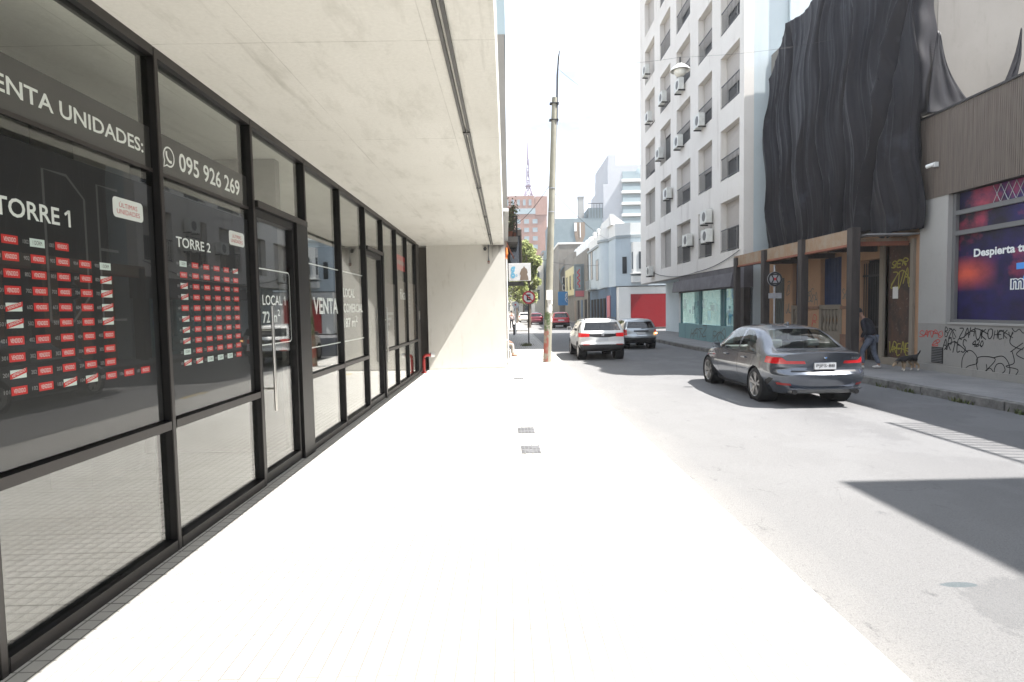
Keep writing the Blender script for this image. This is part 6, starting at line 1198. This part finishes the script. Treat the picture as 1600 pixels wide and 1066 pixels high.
for i in range(len(lv)-1):
    (z0, r0), (z1, r1) = lv[i], lv[i+1]
    c0 = [(10+sx*r0, 238+sy*r0, z0) for sx, sy in ((-1, -1), (1, -1), (1, 1), (-1, 1))]; c1 = [(10+sx*r1, 238+sy*r1, z1) for sx, sy in ((-1, -1), (1, -1), (1, 1), (-1, 1))]
    for k in range(4): b.tube([c0[k], c1[k]], .19, 4); b.tube([c0[k], c1[(k+1) % 4]], .12, 4); b.tube([c1[k], c1[(k+1) % 4]], .12, 4); b.tube([c0[(k+1) % 4], c1[k]], .12, 4)
b.build('lattice', 'violet', t, recalc=False); b = MB(); b.tube([(10, 238, 64), (10, 238, 70.5)], [.30, .16], 6); b.build('spike', 'violet', t); b = MB(); b.box(8.8, 11.2, 236.8, 239.2, 52.6, 52.9); b.build('platform', 'violet', t)
LB = thing('brown_far_house', 'brown and cream house closing the bend of the far street behind the pole', 'house', (6, 128, 0)); b = MB(); b.box(6.3, 8.29, 125, 140, 0, 13.6); b.build('wall', 'cream', LB); b = MB(); b.prism([(5.6, 12.4), (8.4, 13.9), (8.4, 14.4), (5.4, 12.6)], 'y', 124.5, 128); b.build('roof', 'brown', LB); wins(LB, 'y', 125, [(6.8, 7.4, 4, 6.2), (6.8, 7.4, 8, 10.2)])
CB = thing('street_end_house', 'cream low house at the very end of the street behind the cars', 'house', (2, 165, 0)); b = MB(); b.box(-14, 9, 162, 170, 0, 11); b.build('wall', 'cream', CB); wins(CB, 'y', 162, [(-3+i*2.6, -1.6+i*2.6, 1.5+j*4, 4+j*4) for i in range(4) for j in range(2)])
# ------------------------------------------------------------------ trees
def tree(lab, x, y, h, r, seed, n=5200, leaf=.17, squash=1.25):
    t = thing('leafy_tree', lab, 'tree', (x, y, 0)); R = random.Random(seed); b = MB(); top = h-r*squash
    b.tube([(x, y, 0), (x+.05, y, top*.5), (x-.05, y, top), (x, y, top+r*.6)], [.2, .16, .12, .04], 10)
    cl = []
    for k in range(40):
        zz = R.uniform(-.95, .95); a_ = R.uniform(0, 6.283); q_ = r*.8*sqrt(1-zz*zz)*sqrt(R.random()); c = Vector((x+q_*cos(a_), y+q_*sin(a_), top+r*.25+zz*r*squash*.85)); cl.append((c, r*R.uniform(.22, .46)))
        if k < 10: b.tube([(x, y, top*R.uniform(.6, 1.0)), tuple(Vector((x, y, top)).lerp(c, .5)+Vector((0, 0, .15))), tuple(c)], [.07, .045, .015], 6)
    b.build('trunk', 'bark', t, recalc=False); L = MB()
    for k in range(n):
        c, q = R.choice(cl); d = Vector((R.gauss(0, 1), R.gauss(0, 1), R.gauss(0, 1))).normalized()*q*(R.random()**.4); p = c+d; a = Vector((R.gauss(0, 1), R.gauss(0, 1), R.gauss(0, .7))).normalized()*leaf*R.uniform(.6, 1.2); e = a.orthogonal().normalized()*leaf*.45; L.add([p-a, p+e, p+a, p-e], [(0, 1, 2, 3)])
    L.build('crown', 'leaf', t, recalc=False); return t
tree('tall yellow green leafy tree filling the gap behind the sign with the letter g', 2.45, 61, 9.3, 1.35, 3, 11000, .21, squash=2.7)
tree('smaller leafy tree farther down the left pavement', 1.4, 78, 8.0, 2.4, 8, 3600)
tree('distant leafy tree near the end of the far street', 3.4, 112, 9.5, 3.0, 5, 3200)
# weeds along the right kerb
b = MB(); R = random.Random(2)
for (y, n) in ((8.6, 30), (9.6, 45), (10.9, 55), (12.3, 30), (13.1, 12), (15.0, 16)):
    xk = pchip([p[1] for p in kr], [p[0] for p in kr], y)
    for k in range(n):
        px, py = xk-.015-abs(R.gauss(0, .035)), y+R.gauss(0, .14); hgt = R.uniform(.03, .11); a = R.uniform(0, 6.28); dx, dy = cos(a)*hgt*.5, sin(a)*hgt*.5; wx, wy = -sin(a)*.014, cos(a)*.014
        b.add([(px-wx, py-wy, .002), (px+wx, py+wy, .002), (px+dx*.6+wx*.9, py+dy*.6+wy*.9, hgt*.75), (px+dx, py+dy, hgt)], [(0, 1, 2, 3)])
o = b.build('kerb_weeds', 'weed', None, recalc=False); setp(o, 'green weeds growing in the gutter along the right kerb', 'weeds', kind='stuff')
b = MB()
for (x, y) in ((.95, 28.6), (1.0, 28.9)):
    for k in range(60): px, py = x+R.gauss(0, .12), y+R.gauss(0, .08); hgt = R.uniform(.05, .2); b.add([(px-.02, py, .12), (px+.02, py, .12), (px+R.gauss(0, .06), py, .12+hgt)], [(0, 1, 2)])
o = b.build('post_weeds', 'weed', None, recalc=False); setp(o, 'tuft of weeds at the foot of the no parking sign', 'weeds', kind='stuff')
# ------------------------------------------------------------------ hazy air over the whole street
hm = bpy.data.materials.new('hazy_air'); hm.use_nodes = True; n = hm.node_tree; n.nodes.clear()
ho = n.nodes.new('ShaderNodeOutputMaterial'); hv = n.nodes.new('ShaderNodeVolumePrincipled'); hv.inputs['Color'].default_value = (.95, .97, 1, 1); hv.inputs['Density'].default_value = HAZE; hv.inputs['Anisotropy'].default_value = .3
n.links.new(hv.outputs[0], ho.inputs['Volume'])
o = MB().box(-650, 650, -320, 1250, -1.1, 78).build('haze', hm); o['kind'] = 'stuff'
